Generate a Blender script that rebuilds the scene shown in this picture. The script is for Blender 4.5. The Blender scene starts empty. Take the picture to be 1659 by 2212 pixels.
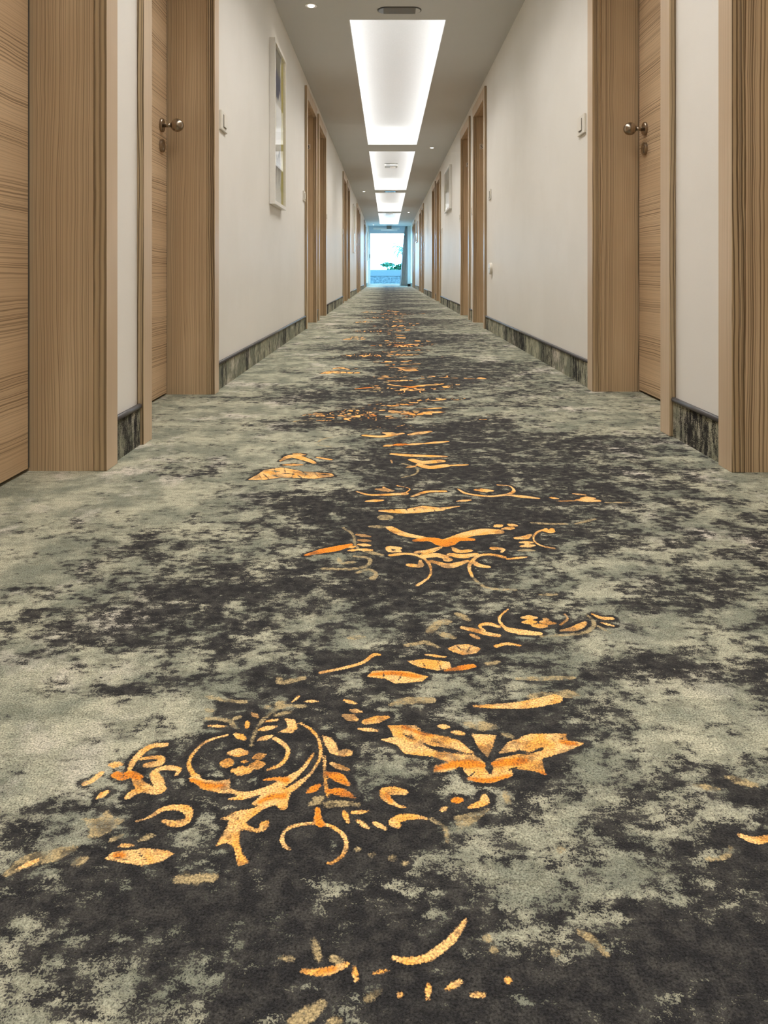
import bpy, bmesh, math, random
import numpy as np
from mathutils import Vector, Matrix
random.seed(7); np.random.seed(7)
SC = bpy.context.scene
COL = SC.collection

# ------------------------------------------------------------------ camera
# corridor runs along +Y, camera close above the carpet, vertical shift lens
IMW, IMH, FPX = 1659.0, 2212.0, 1620.0
VPX, VPY, EYE = 836.0, 588.55, 0.49
cam_d = bpy.data.cameras.new('camera'); cam = bpy.data.objects.new('camera', cam_d); COL.objects.link(cam)
cam.location = (0, 0, EYE); cam.rotation_euler = (math.radians(90), 0, 0)
cam_d.sensor_fit = 'HORIZONTAL'; cam_d.sensor_width = 36.0
cam_d.lens = FPX / IMW * 36.0
cam_d.shift_x = -(VPX - IMW / 2) / IMW
cam_d.shift_y = -(IMH / 2 - VPY) / IMW
cam_d.clip_start = 0.02; cam_d.clip_end = 300
SC.camera = cam

# ------------------------------------------------------------------ world and exposure
SKY_COL, SKY_STR = (0.22, 0.62, 1.0), 22.0
W = bpy.data.worlds.new('sky'); SC.world = W; W.use_nodes = True
bg = W.node_tree.nodes['Background']; bg.inputs[0].default_value = (*SKY_COL, 1); bg.inputs[1].default_value = SKY_STR
LED_COL, LED_STR = (1.0, 0.985, 0.96), 27.0
SPOT_W = 6.0
TRAY_FILL_W = 53.0                   # added downward fill lamp in each tray, lifts walls and floor
vs = SC.view_settings
SC.display_settings.display_device = 'sRGB'
vs.view_transform = 'Standard'; vs.look = 'None'; vs.gamma = 1.0; vs.use_curve_mapping = False
vs.exposure = 0.0
SC.cycles.max_bounces = 10; SC.cycles.diffuse_bounces = 7; SC.cycles.glossy_bounces = 4
SC.cycles.use_denoising = True
SC.cycles.sample_clamp_indirect = 6.0

# ------------------------------------------------------------------ dimensions
WL, WR = 0.711, 0.8635          # left and right wall faces
HC = EYE + 1.705                # ceiling height
PER = 5.5                       # the corridor repeats every 5.5 m
Y0, Y1 = -6.6, 27.42            # back and far ends
LDOORS = [(0.972, 1.924), (2.1315, 3.0837)]
RDOORS = [(0.994, 1.910), (2.2402, 3.1565)]
CAS_W, CAS_T, CAS_R = 0.075, 0.020, 0.013
HEAD, HEADTOP = 2.010, 2.107
REC = 0.170
SX0, SX1 = -0.2576, 0.4013      # tray slot in x
SY0, SY1 = 5.0592, 10.0167
NG = 5

# ------------------------------------------------------------------ helpers
def tag(o, label=None, cat=None, group=None, kind=None):
    if label: o['label'] = label
    if cat: o['category'] = cat
    if group: o['group'] = group
    if kind: o['kind'] = kind
    return o
def empty(name, loc=(0, 0, 0), rz=0.0):
    o = bpy.data.objects.new(name, None); COL.objects.link(o)
    o.location = loc; o.rotation_euler = (0, 0, rz); o.empty_display_size = 0.1
    return o
def box(bm, x0, x1, y0, y1, z0, z1):
    x0, x1 = min(x0, x1), max(x0, x1); y0, y1 = min(y0, y1), max(y0, y1); z0, z1 = min(z0, z1), max(z0, z1)
    v = [bm.verts.new(p) for p in ((x0,y0,z0),(x1,y0,z0),(x1,y1,z0),(x0,y1,z0),(x0,y0,z1),(x1,y0,z1),(x1,y1,z1),(x0,y1,z1))]
    for f in ((0,3,2,1),(4,5,6,7),(0,1,5,4),(1,2,6,5),(2,3,7,6),(3,0,4,7)):
        bm.faces.new([v[i] for i in f])
def obj(name, bm, m, parent=None, loc=None, bevel=0.0, smooth=False, seg=2):
    me = bpy.data.meshes.new(name); bm.to_mesh(me); bm.free()
    if m: me.materials.append(m)
    if smooth:
        for p in me.polygons: p.use_smooth = True
    o = bpy.data.objects.new(name, me); COL.objects.link(o)
    if parent: o.parent = parent
    if loc: o.location = loc
    if bevel:
        b = o.modifiers.new('bevel', 'BEVEL'); b.width = bevel; b.segments = seg; b.limit_method = 'ANGLE'
        b.angle_limit = math.radians(40)
    return o
def boxo(name, b, m, parent=None, bevel=0.0):
    bm = bmesh.new(); box(bm, *b); return obj(name, bm, m, parent, bevel=bevel)
def lathe(bm, prof, n=32, axis='x', at=(0, 0, 0)):
    # prof: list of (distance along axis, radius)
    rings = []
    for d, r in prof:
        ring = []
        for i in range(n):
            a = 2 * math.pi * i / n
            c, s = math.cos(a) * r, math.sin(a) * r
            p = {'x': (d, c, s), 'z': (c, s, d), 'y': (c, d, s)}[axis]
            ring.append(bm.verts.new((p[0] + at[0], p[1] + at[1], p[2] + at[2])))
        rings.append(ring)
    for a, b in zip(rings, rings[1:]):
        for i in range(n):
            bm.faces.new((a[i], a[(i + 1) % n], b[(i + 1) % n], b[i]))
    bm.faces.new(rings[0]); bm.faces.new(list(reversed(rings[-1])))
    bmesh.ops.recalc_face_normals(bm, faces=bm.faces)
def copy_tree(o, parent=None):
    c = o.copy(); COL.objects.link(c)
    if parent: c.parent = parent
    for ch in list(o.children): copy_tree(ch, c)
    return c

# ------------------------------------------------------------------ node helpers
class NT:
    def __init__(s, name):
        s.m = bpy.data.materials.new(name); s.m.use_nodes = True
        s.t = s.m.node_tree; s.n = s.t.nodes; s.p = s.n['Principled BSDF']; s.out = s.n['Material Output']
    def link(s, a, b): s.t.links.new(a, b)
    def add(s, typ, **kw):
        nd = s.n.new(typ)
        for k, v in kw.items(): setattr(nd, k, v)
        return nd
    def put(s, sock, v):
        if isinstance(v, bpy.types.NodeSocket): s.link(v, sock)
        elif v is not None:
            if hasattr(v, '__len__') and len(v) == 3 and sock.type == 'RGBA': v = (*v, 1)
            sock.default_value = v
    def math(s, op, a, b=None, c=None, clamp=False):
        nd = s.add('ShaderNodeMath', operation=op, use_clamp=clamp)
        for i, v in enumerate((a, b, c)):
            if v is not None: s.put(nd.inputs[i], v)
        return nd.outputs[0]
    def smooth(s, v, a, b):
        nd = s.add('ShaderNodeMapRange', interpolation_type='SMOOTHSTEP')
        s.put(nd.inputs[0], v); nd.inputs[1].default_value = a; nd.inputs[2].default_value = b
        return nd.outputs[0]
    def mix(s, f, a, b):
        nd = s.add('ShaderNodeMix', data_type='RGBA'); s.put(nd.inputs[0], f); s.put(nd.inputs[6], a); s.put(nd.inputs[7], b)
        return nd.outputs[2]
    def mul(s, a, b):
        nd = s.add('ShaderNodeMix', data_type='RGBA', blend_type='MULTIPLY'); nd.inputs[0].default_value = 1
        s.put(nd.inputs[6], a); s.put(nd.inputs[7], b); return nd.outputs[2]
    def coord(s, which='Object', scale=(1, 1, 1), rnd=0.0):
        tc = s.add('ShaderNodeTexCoord'); v = tc.outputs[which]
        if rnd:
            oi = s.add('ShaderNodeObjectInfo'); r = s.math('MULTIPLY', oi.outputs['Random'], rnd)
            va = s.add('ShaderNodeVectorMath', operation='ADD'); s.link(v, va.inputs[0])
            cx = s.add('ShaderNodeCombineXYZ'); s.link(r, cx.inputs[0]); s.link(r, cx.inputs[1]); s.link(r, cx.inputs[2])
            s.link(cx.outputs[0], va.inputs[1]); v = va.outputs[0]
        mp = s.add('ShaderNodeMapping'); s.link(v, mp.inputs[0]); mp.inputs['Scale'].default_value = scale
        return mp.outputs[0]
    def noise(s, vec, scale, detail=2, rough=0.5, dim='3D', w=None, lac=2.0):
        nd = s.add('ShaderNodeTexNoise', noise_dimensions=dim)
        if vec is not None: s.link(vec, nd.inputs['Vector'])
        if w is not None: s.put(nd.inputs['W'], w)
        nd.inputs['Scale'].default_value = scale; nd.inputs['Detail'].default_value = detail
        nd.inputs['Roughness'].default_value = rough; nd.inputs['Lacunarity'].default_value = lac
        return nd.outputs[0]
    def bump(s, h, strength, dist):
        b = s.add('ShaderNodeBump'); b.inputs['Strength'].default_value = strength; b.inputs['Distance'].default_value = dist
        s.link(h, b.inputs['Height']); s.link(b.outputs[0], s.p.inputs['Normal'])
    def fin(s, col=None, rough=None, spec=None, metal=None):
        if col is not None: s.put(s.p.inputs['Base Color'], col)
        if rough is not None: s.put(s.p.inputs['Roughness'], rough)
        if spec is not None: s.p.inputs['Specular IOR Level'].default_value = spec
        if metal is not None: s.p.inputs['Metallic'].default_value = metal
        return s.m

def plain(name, col, rough=0.5, spec=0.5, metal=0.0, bumpy=0.0):
    t = NT(name)
    v = t.coord(); n = t.noise(v, 60, 3)
    c = t.mix(n, tuple(x * 0.95 for x in col), tuple(min(1, x * 1.05) for x in col))
    if bumpy: t.bump(t.noise(v, 350, 2), bumpy, 0.001)
    return t.fin(c, rough, spec, metal)

def mat_wall():
    t = NT('cream_wall_paint'); v = t.coord()
    big = t.noise(v, 1.6, 4, 0.6)
    c = t.mix(t.smooth(big, 0.35, 0.65), (0.765, 0.73, 0.665), (0.80, 0.765, 0.705))
    sm = t.smooth(t.noise(v, 17, 3, 0.7), 0.745, 0.79)      # faint scuff marks
    c = t.mix(t.math('MULTIPLY', sm, 0.35), c, (0.48, 0.44, 0.37))
    t.bump(t.noise(v, 180, 3), 0.12, 0.0015)
    return t.fin(c, 0.5, 0.3)
def mat_ceiling():
    t = NT('white_ceiling_paint'); v = t.coord()
    c = t.mix(t.noise(v, 2.0, 3), (0.59, 0.58, 0.56), (0.63, 0.62, 0.60))
    return t.fin(c, 0.7, 0.25)

def mat_wood(name, along='z', light=(0.61, 0.455, 0.285), dark=(0.22, 0.147, 0.08), freq=1.0, rough=0.42, contrast=1.0):
    t = NT(name)
    tc = t.add('ShaderNodeTexCoord'); sp = t.add('ShaderNodeSeparateXYZ'); t.link(tc.outputs['Object'], sp.inputs[0])
    oi = t.add('ShaderNodeObjectInfo'); rnd = t.math('MULTIPLY', oi.outputs['Random'], 7.0)
    if along == 'z':
        u = t.math('ADD', sp.outputs[0], t.math('MULTIPLY', sp.outputs[1], 1.0)); v = sp.outputs[2]
    else:
        u = t.math('ADD', sp.outputs[2], t.math('MULTIPLY', sp.outputs[0], 1.0)); v = sp.outputs[1]
    u = t.math('ADD', u, rnd)
    # slow wander of the grain along the board
    cb = t.add('ShaderNodeCombineXYZ'); t.link(t.math('MULTIPLY', u, 5.0), cb.inputs[0]); t.link(t.math('MULTIPLY', v, 0.9), cb.inputs[1]); t.link(rnd, cb.inputs[2])
    warp = t.noise(cb.outputs[0], 1.0, 2, 0.5)
    cb2 = t.add('ShaderNodeCombineXYZ'); t.link(t.math('MULTIPLY', u, 22.0), cb2.inputs[0]); t.link(t.math('MULTIPLY', v, 7.0), cb2.inputs[1]); t.link(rnd, cb2.inputs[2])
    warp2 = t.noise(cb2.outputs[0], 1.0, 2, 0.5)
    uu = t.math('ADD', u, t.math('MULTIPLY', t.math('SUBTRACT', warp, 0.5), 0.035))
    uu = t.math('ADD', uu, t.math('MULTIPLY', t.math('SUBTRACT', warp2, 0.5), 0.006))
    ring = t.noise(None, 215.0 * freq, 1.2, 0.6, '1D', uu)
    dens = t.noise(None, 11.0, 1.0, 0.5, '1D', uu)             # bands of bold and faint rings
    fine = t.noise(None, 620.0, 1.0, 0.5, '1D', uu)
    r = t.smooth(ring, 0.44, 0.62)
    amt = t.math('ADD', t.math('MULTIPLY', t.smooth(dens, 0.38, 0.62), 0.72), 0.28)
    r = t.math('MULTIPLY', r, amt)
    r = t.math('ADD', r, t.math('MULTIPLY', t.math('SUBTRACT', fine, 0.5), 0.35))
    r = t.math('MULTIPLY', r, contrast, clamp=True)
    cb3 = t.add('ShaderNodeCombineXYZ'); t.link(t.math('MULTIPLY', u, 6.0), cb3.inputs[0]); t.link(t.math('MULTIPLY', v, 1.5), cb3.inputs[1])
    tone = t.noise(cb3.outputs[0], 1.0, 3, 0.5)
    l2 = t.mix(t.smooth(tone, 0.35, 0.65), light, tuple(a * b for a, b in zip(light, (0.86, 0.83, 0.80))))
    c = t.mix(r, l2, dark)
    t.bump(r, 0.12, -0.0004)
    return t.fin(c, rough, 0.45)

def carpet_colour(t, v, s, near_wall=None):
    """charcoal / sage colours of the pile from a signed 'dark' value"""
    micro = t.noise(v, 520, 2, 0.6)
    d = t.smooth(t.math('ADD', s, t.math('MULTIPLY', t.math('SUBTRACT', micro, 0.5), 1.5)), -0.11, 0.11)
    tone = t.noise(v, 8.0, 7, 0.70)
    sage = t.mix(t.smooth(tone, 0.40, 0.62), (0.215, 0.220, 0.165), (0.445, 0.420, 0.305))
    tone2 = t.noise(t.coord(scale=(1, 0.8, 1)), 4.3, 6, 0.66)
    pale = t.smooth(tone2, 0.53, 0.66)
    if near_wall is not None: pale = t.math('MULTIPLY', pale, near_wall)
    sage = t.mix(pale, sage, (0.62, 0.555, 0.46))
    olive = t.smooth(t.noise(t.coord(scale=(1, 1.7, 1)), 30.0, 7, 0.74), 0.47, 0.62)
    sage = t.mix(t.math('MULTIPLY', olive, 0.50), sage, (0.150, 0.150, 0.105))
    dark = t.mix(t.smooth(t.noise(v, 60, 3, 0.6), 0.4, 0.66), (0.022, 0.0205, 0.0205), (0.050, 0.046, 0.041))
    c = t.mix(d, sage, dark)
    return c, micro, d

def mat_carpet():
    t = NT('patterned_carpet')
    v = t.coord()
    def attr(n): a = t.add('ShaderNodeAttribute', attribute_name=n); return a.outputs['Fac']
    ma, orn, deep, pale = attr('dark_amount'), attr('ornament'), attr('deep_orange'), attr('pale_ornament')
    n1 = t.noise(t.coord(scale=(1, 1.15, 1)), 17.0, 9, 0.72)
    n4 = t.noise(v, 70.0, 4, 0.7)
    s = t.math('ADD', t.math('MULTIPLY', t.math('SUBTRACT', ma, 0.56), 1.0), t.math('MULTIPLY', t.math('SUBTRACT', n1, 0.5), 3.0))
    s = t.math('ADD', s, t.math('MULTIPLY', t.math('SUBTRACT', n4, 0.5), 0.8))
    n5 = t.noise(t.coord(scale=(1, 2.0, 1)), 42.0, 5, 0.68)      # small streaky flecks
    s = t.math('ADD', s, t.math('MULTIPLY', t.math('SUBTRACT', n5, 0.5), 1.5))
    # a dark outline ground around the printed ornaments
    halo = t.math('MULTIPLY', t.smooth(orn, -9.0, -2.0), 0.42)
    s = t.math('ADD', s, halo)
    sx = t.add('ShaderNodeSeparateXYZ'); t.link(v, sx.inputs[0])
    nw = t.math('ADD', t.smooth(t.math('ABSOLUTE', t.math('SUBTRACT', sx.outputs[0], 0.07)), 0.22, 0.62), 0.12)
    c, micro, d = carpet_colour(t, v, s, nw)
    jit = t.math('ADD', t.math('MULTIPLY', t.math('SUBTRACT', micro, 0.5), 3.2), t.math('MULTIPLY', t.math('SUBTRACT', n4, 0.5), 4.0))
    wear = t.smooth(t.noise(v, 14.0, 7, 0.75), 0.41, 0.51)
    om = t.math('MULTIPLY', t.smooth(t.math('ADD', orn, jit), -0.8, 0.8), t.math('ADD', t.math('MULTIPLY', wear, 0.6), 0.4))
    dm = t.smooth(t.math('ADD', deep, t.math('MULTIPLY', jit, 2.0)), -3.0, 2.0)
    pm = t.math('MULTIPLY', t.smooth(t.math('ADD', pale, t.math('MULTIPLY', jit, 1.5)), -2.0, 0.6), t.math('ADD', t.math('MULTIPLY', t.smooth(n4, 0.40, 0.58), 0.62), 0.18))
    orange = t.mix(t.smooth(t.noise(v, 30, 4, 0.6), 0.42, 0.62), (0.92, 0.52, 0.20), (0.88, 0.39, 0.08))
    orange = t.mix(dm, orange, (0.84, 0.25, 0.022))
    c = t.mix(pm, c, (0.50, 0.375, 0.19))
    c = t.mix(om, c, orange)
    shade = t.math('ADD', t.math('MAXIMUM', t.math('MULTIPLY', micro, 3.3), 0.75), -0.62)
    cc = t.add('ShaderNodeCombineColor')
    for i in range(3): t.link(shade, cc.inputs[i])
    c = t.mul(c, cc.outputs[0])
    h = t.math('ADD', micro, t.math('MULTIPLY', t.noise(v, 1100, 1), 0.4))
    t.bump(h, 0.9, 0.0022)
    t.p.inputs['Sheen Weight'].default_value = 0.03
    return t.fin(c, 0.95, 0.1)

def mat_skirting():
    t = NT('carpet_skirting'); v = t.coord(scale=(1, 1, 0.30))
    n = t.noise(v, 42, 7, 0.72)
    big = t.noise(t.coord(scale=(1, 1, 0.1)), 3.0, 2, 0.5)
    s = t.math('ADD', t.math('MULTIPLY', t.math('SUBTRACT', n, 0.5), 2.4), t.math('MULTIPLY', t.math('SUBTRACT', big, 0.57), 1.8))
    c, micro, d = carpet_colour(t, t.coord(), s, None)
    t.bump(micro, 0.8, 0.002)
    return t.fin(c, 0.95, 0.1)

def mat_glass(name, tint=(1, 1, 1)):
    t = NT(name); t.n.remove(t.p)
    tr = t.add('ShaderNodeBsdfTransparent'); tr.inputs[0].default_value = (*tint, 1)
    gl = t.add('ShaderNodeBsdfGlossy'); gl.inputs['Roughness'].default_value = 0.02
    fr = t.add('ShaderNodeFresnel'); fr.inputs[0].default_value = 1.30
    ge = t.add('ShaderNodeNewGeometry'); fac = t.math('MULTIPLY', fr.outputs[0], t.math('SUBTRACT', 1.0, ge.outputs['Backfacing']))
    mx = t.add('ShaderNodeMixShader'); t.link(fac, mx.inputs[0]); t.link(tr.outputs[0], mx.inputs[1]); t.link(gl.outputs[0], mx.inputs[2])
    t.link(mx.outputs[0], t.out.inputs[0]); return t.m
def mat_emit(name, col, st):
    t = NT(name); t.n.remove(t.p); e = t.add('ShaderNodeEmission'); e.inputs[0].default_value = (*col, 1); e.inputs[1].default_value = st
    t.link(e.outputs[0], t.out.inputs[0]); return t.m

def mat_art(kind):
    t = NT('abstract_print'); tc = t.add('ShaderNodeTexCoord'); sp = t.add('ShaderNodeSeparateXYZ'); t.link(tc.outputs['Generated'], sp.inputs[0])
    v = tc.outputs['Generated']; y, z = sp.outputs[1], sp.outputs[2]
    n = t.noise(v, 6, 4, 0.6); nn = t.math('MULTIPLY', t.math('SUBTRACT', n, 0.5), 0.35)
    yy = t.math('ADD', y, nn); zz = t.math('ADD', z, nn)
    if kind == 0:
        c = t.mix(t.smooth(yy, 0.76, 0.80), (0.80, 0.79, 0.74), (0.50, 0.42, 0.06))
        c = t.mix(t.smooth(t.math('SUBTRACT', 0.26, yy), 0.0, 0.03), c, (0.52, 0.46, 0.08))
        mid = t.math('MULTIPLY', t.smooth(yy, 0.26, 0.30), t.smooth(t.math('SUBTRACT', 0.72, yy), 0.0, 0.04))
        up = t.math('MULTIPLY', mid, t.smooth(zz, 0.69, 0.71)); c = t.mix(up, c, (0.02, 0.04, 0.13))
        up2 = t.math('MULTIPLY', mid, t.smooth(zz, 0.84, 0.90)); c = t.mix(up2, c, (0.20, 0.19, 0.15))
        lo = t.math('MULTIPLY', mid, t.math('MULTIPLY', t.smooth(zz, 0.12, 0.26), t.smooth(t.math('SUBTRACT', 0.34, zz), 0.0, 0.02)))
        c = t.mix(lo, c, (0.045, 0.045, 0.04))
    else:
        c = t.mix(t.smooth(zz, 0.45, 0.50), (0.74, 0.72, 0.66), (0.34, 0.29, 0.21))
        c = t.mix(t.smooth(yy, 0.80, 0.83), c, (0.46, 0.42, 0.22))
        c = t.mix(t.math('MULTIPLY', t.smooth(zz, 0.70, 0.74), t.smooth(yy, 0.3, 0.36)), c, (0.60, 0.58, 0.52))
    return t.fin(c, 0.6, 0.3)

M = dict(
    wall=mat_wall(), ceil=mat_ceiling(), carpet=mat_carpet(), skirt=mat_skirting(),
    lining=mat_wood('veneer_vertical', 'z'), casing=mat_wood('casing_lit_veneer', 'z', (0.62, 0.475, 0.325), (0.42, 0.305, 0.195), 0.9, 0.34, 0.6),  # casing fronts paler: grazing light put into the veneer colour
    edge=mat_wood('casing_edge_veneer', 'z', (0.50, 0.375, 0.225), (0.15, 0.10, 0.052), 0.62, 0.42, 1.25),
    leaf=mat_wood('veneer_horizontal', 'y', (0.62, 0.445, 0.275), (0.24, 0.155, 0.085), 0.95, 0.45),
    piping=plain('charcoal_piping', (0.075, 0.068, 0.068), 0.45),
    bronze=plain('brushed_nickel', (0.36, 0.295, 0.225), 0.27, 0.5, 1.0),
    plastic=plain('cream_plastic', (0.74, 0.69, 0.60), 0.3), slot=plain('dark_slot', (0.05, 0.045, 0.04), 0.6),
    white=plain('white_lacquer', (0.82, 0.79, 0.74), 0.35), tray=plain('white_tray_paint', (0.80, 0.81, 0.82), 0.8, 0.2),
    led=mat_emit('led_strip', LED_COL, LED_STR), lens=mat_emit('downlight_lens', (1.0, 0.93, 0.85), 9.0),
    glass=mat_glass('clear_glass'), art0=mat_art(0), art1=mat_art(1),
    lamp=plain('grey_diffuser', (0.19, 0.165, 0.14), 0.25), lampend=plain('pale_blue_reflector', (0.42, 0.45, 0.52), 0.25), rim=plain('dark_rim', (0.10, 0.09, 0.08), 0.4),
    plate=plain('pale_number_plate', (0.66, 0.58, 0.47), 0.4), detect=plain('grey_white_plastic', (0.50, 0.49, 0.46), 0.5), ink=plain('black_ink', (0.015, 0.013, 0.012), 0.5),
    curtain=plain('grey_curtain_cloth', (0.27, 0.265, 0.26), 0.9, 0.1), black=plain('black_plastic', (0.012, 0.012, 0.013), 0.4),
    alu=plain('white_aluminium', (0.62, 0.66, 0.70), 0.35), render=plain('smooth_render', (0.060, 0.068, 0.070), 0.8),
    paving=plain('terrace_paving', (0.06, 0.07, 0.075), 0.8), sand=plain('pale_ground', (0.85, 0.85, 0.82), 0.9),
    leafy=plain('palm_green', (0.03, 0.075, 0.055), 0.6), leafy2=plain('broad_leaf_green', (0.003, 0.065, 0.024), 0.6), bark=plain('palm_bark', (0.13, 0.12, 0.08), 0.8),
)
def mat_curtain():
    t = NT('grey_curtain_cloth'); v = t.coord()
    c = t.mix(t.noise(v, 300, 2), (0.40, 0.40, 0.40), (0.48, 0.475, 0.47)); t.put(t.p.inputs['Base Color'], c); t.p.inputs['Roughness'].default_value = 0.9
    tr = t.add('ShaderNodeBsdfTranslucent'); t.link(c, tr.inputs[0])
    mx = t.add('ShaderNodeMixShader'); mx.inputs[0].default_value = 0.12; t.link(t.p.outputs[0], mx.inputs[1]); t.link(tr.outputs[0], mx.inputs[2])
    t.link(mx.outputs[0], t.out.inputs[0]); return t.m
def mat_stone():
    t = NT('rough_stone_cladding'); v = t.coord(scale=(1, 1, 2.2)); n = t.noise(v, 9, 6, 0.7)
    c = t.mix(t.smooth(n, 0.42, 0.58), (0.03, 0.04, 0.045), (0.078, 0.084, 0.084)); t.bump(n, 0.8, 0.02); return t.fin(c, 0.9)
M['stone'] = mat_stone(); M['curtain'] = mat_curtain()
def mat_bloom_panel():  # translucent sheet made up for the blue bloom above the window
    t = NT('bloom_panel_sheet'); t.put(t.p.inputs['Base Color'], (0.5, 0.55, 0.6)); t.p.inputs['Roughness'].default_value = 0.6
    tr = t.add('ShaderNodeBsdfTranslucent'); tr.inputs[0].default_value = (0.6, 0.8, 0.85, 1)
    mx = t.add('ShaderNodeMixShader'); mx.inputs[0].default_value = 0.085; t.link(t.p.outputs[0], mx.inputs[1]); t.link(tr.outputs[0], mx.inputs[2])
    t.link(mx.outputs[0], t.out.inputs[0]); return t.m
M['bloom'] = mat_bloom_panel()

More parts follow.
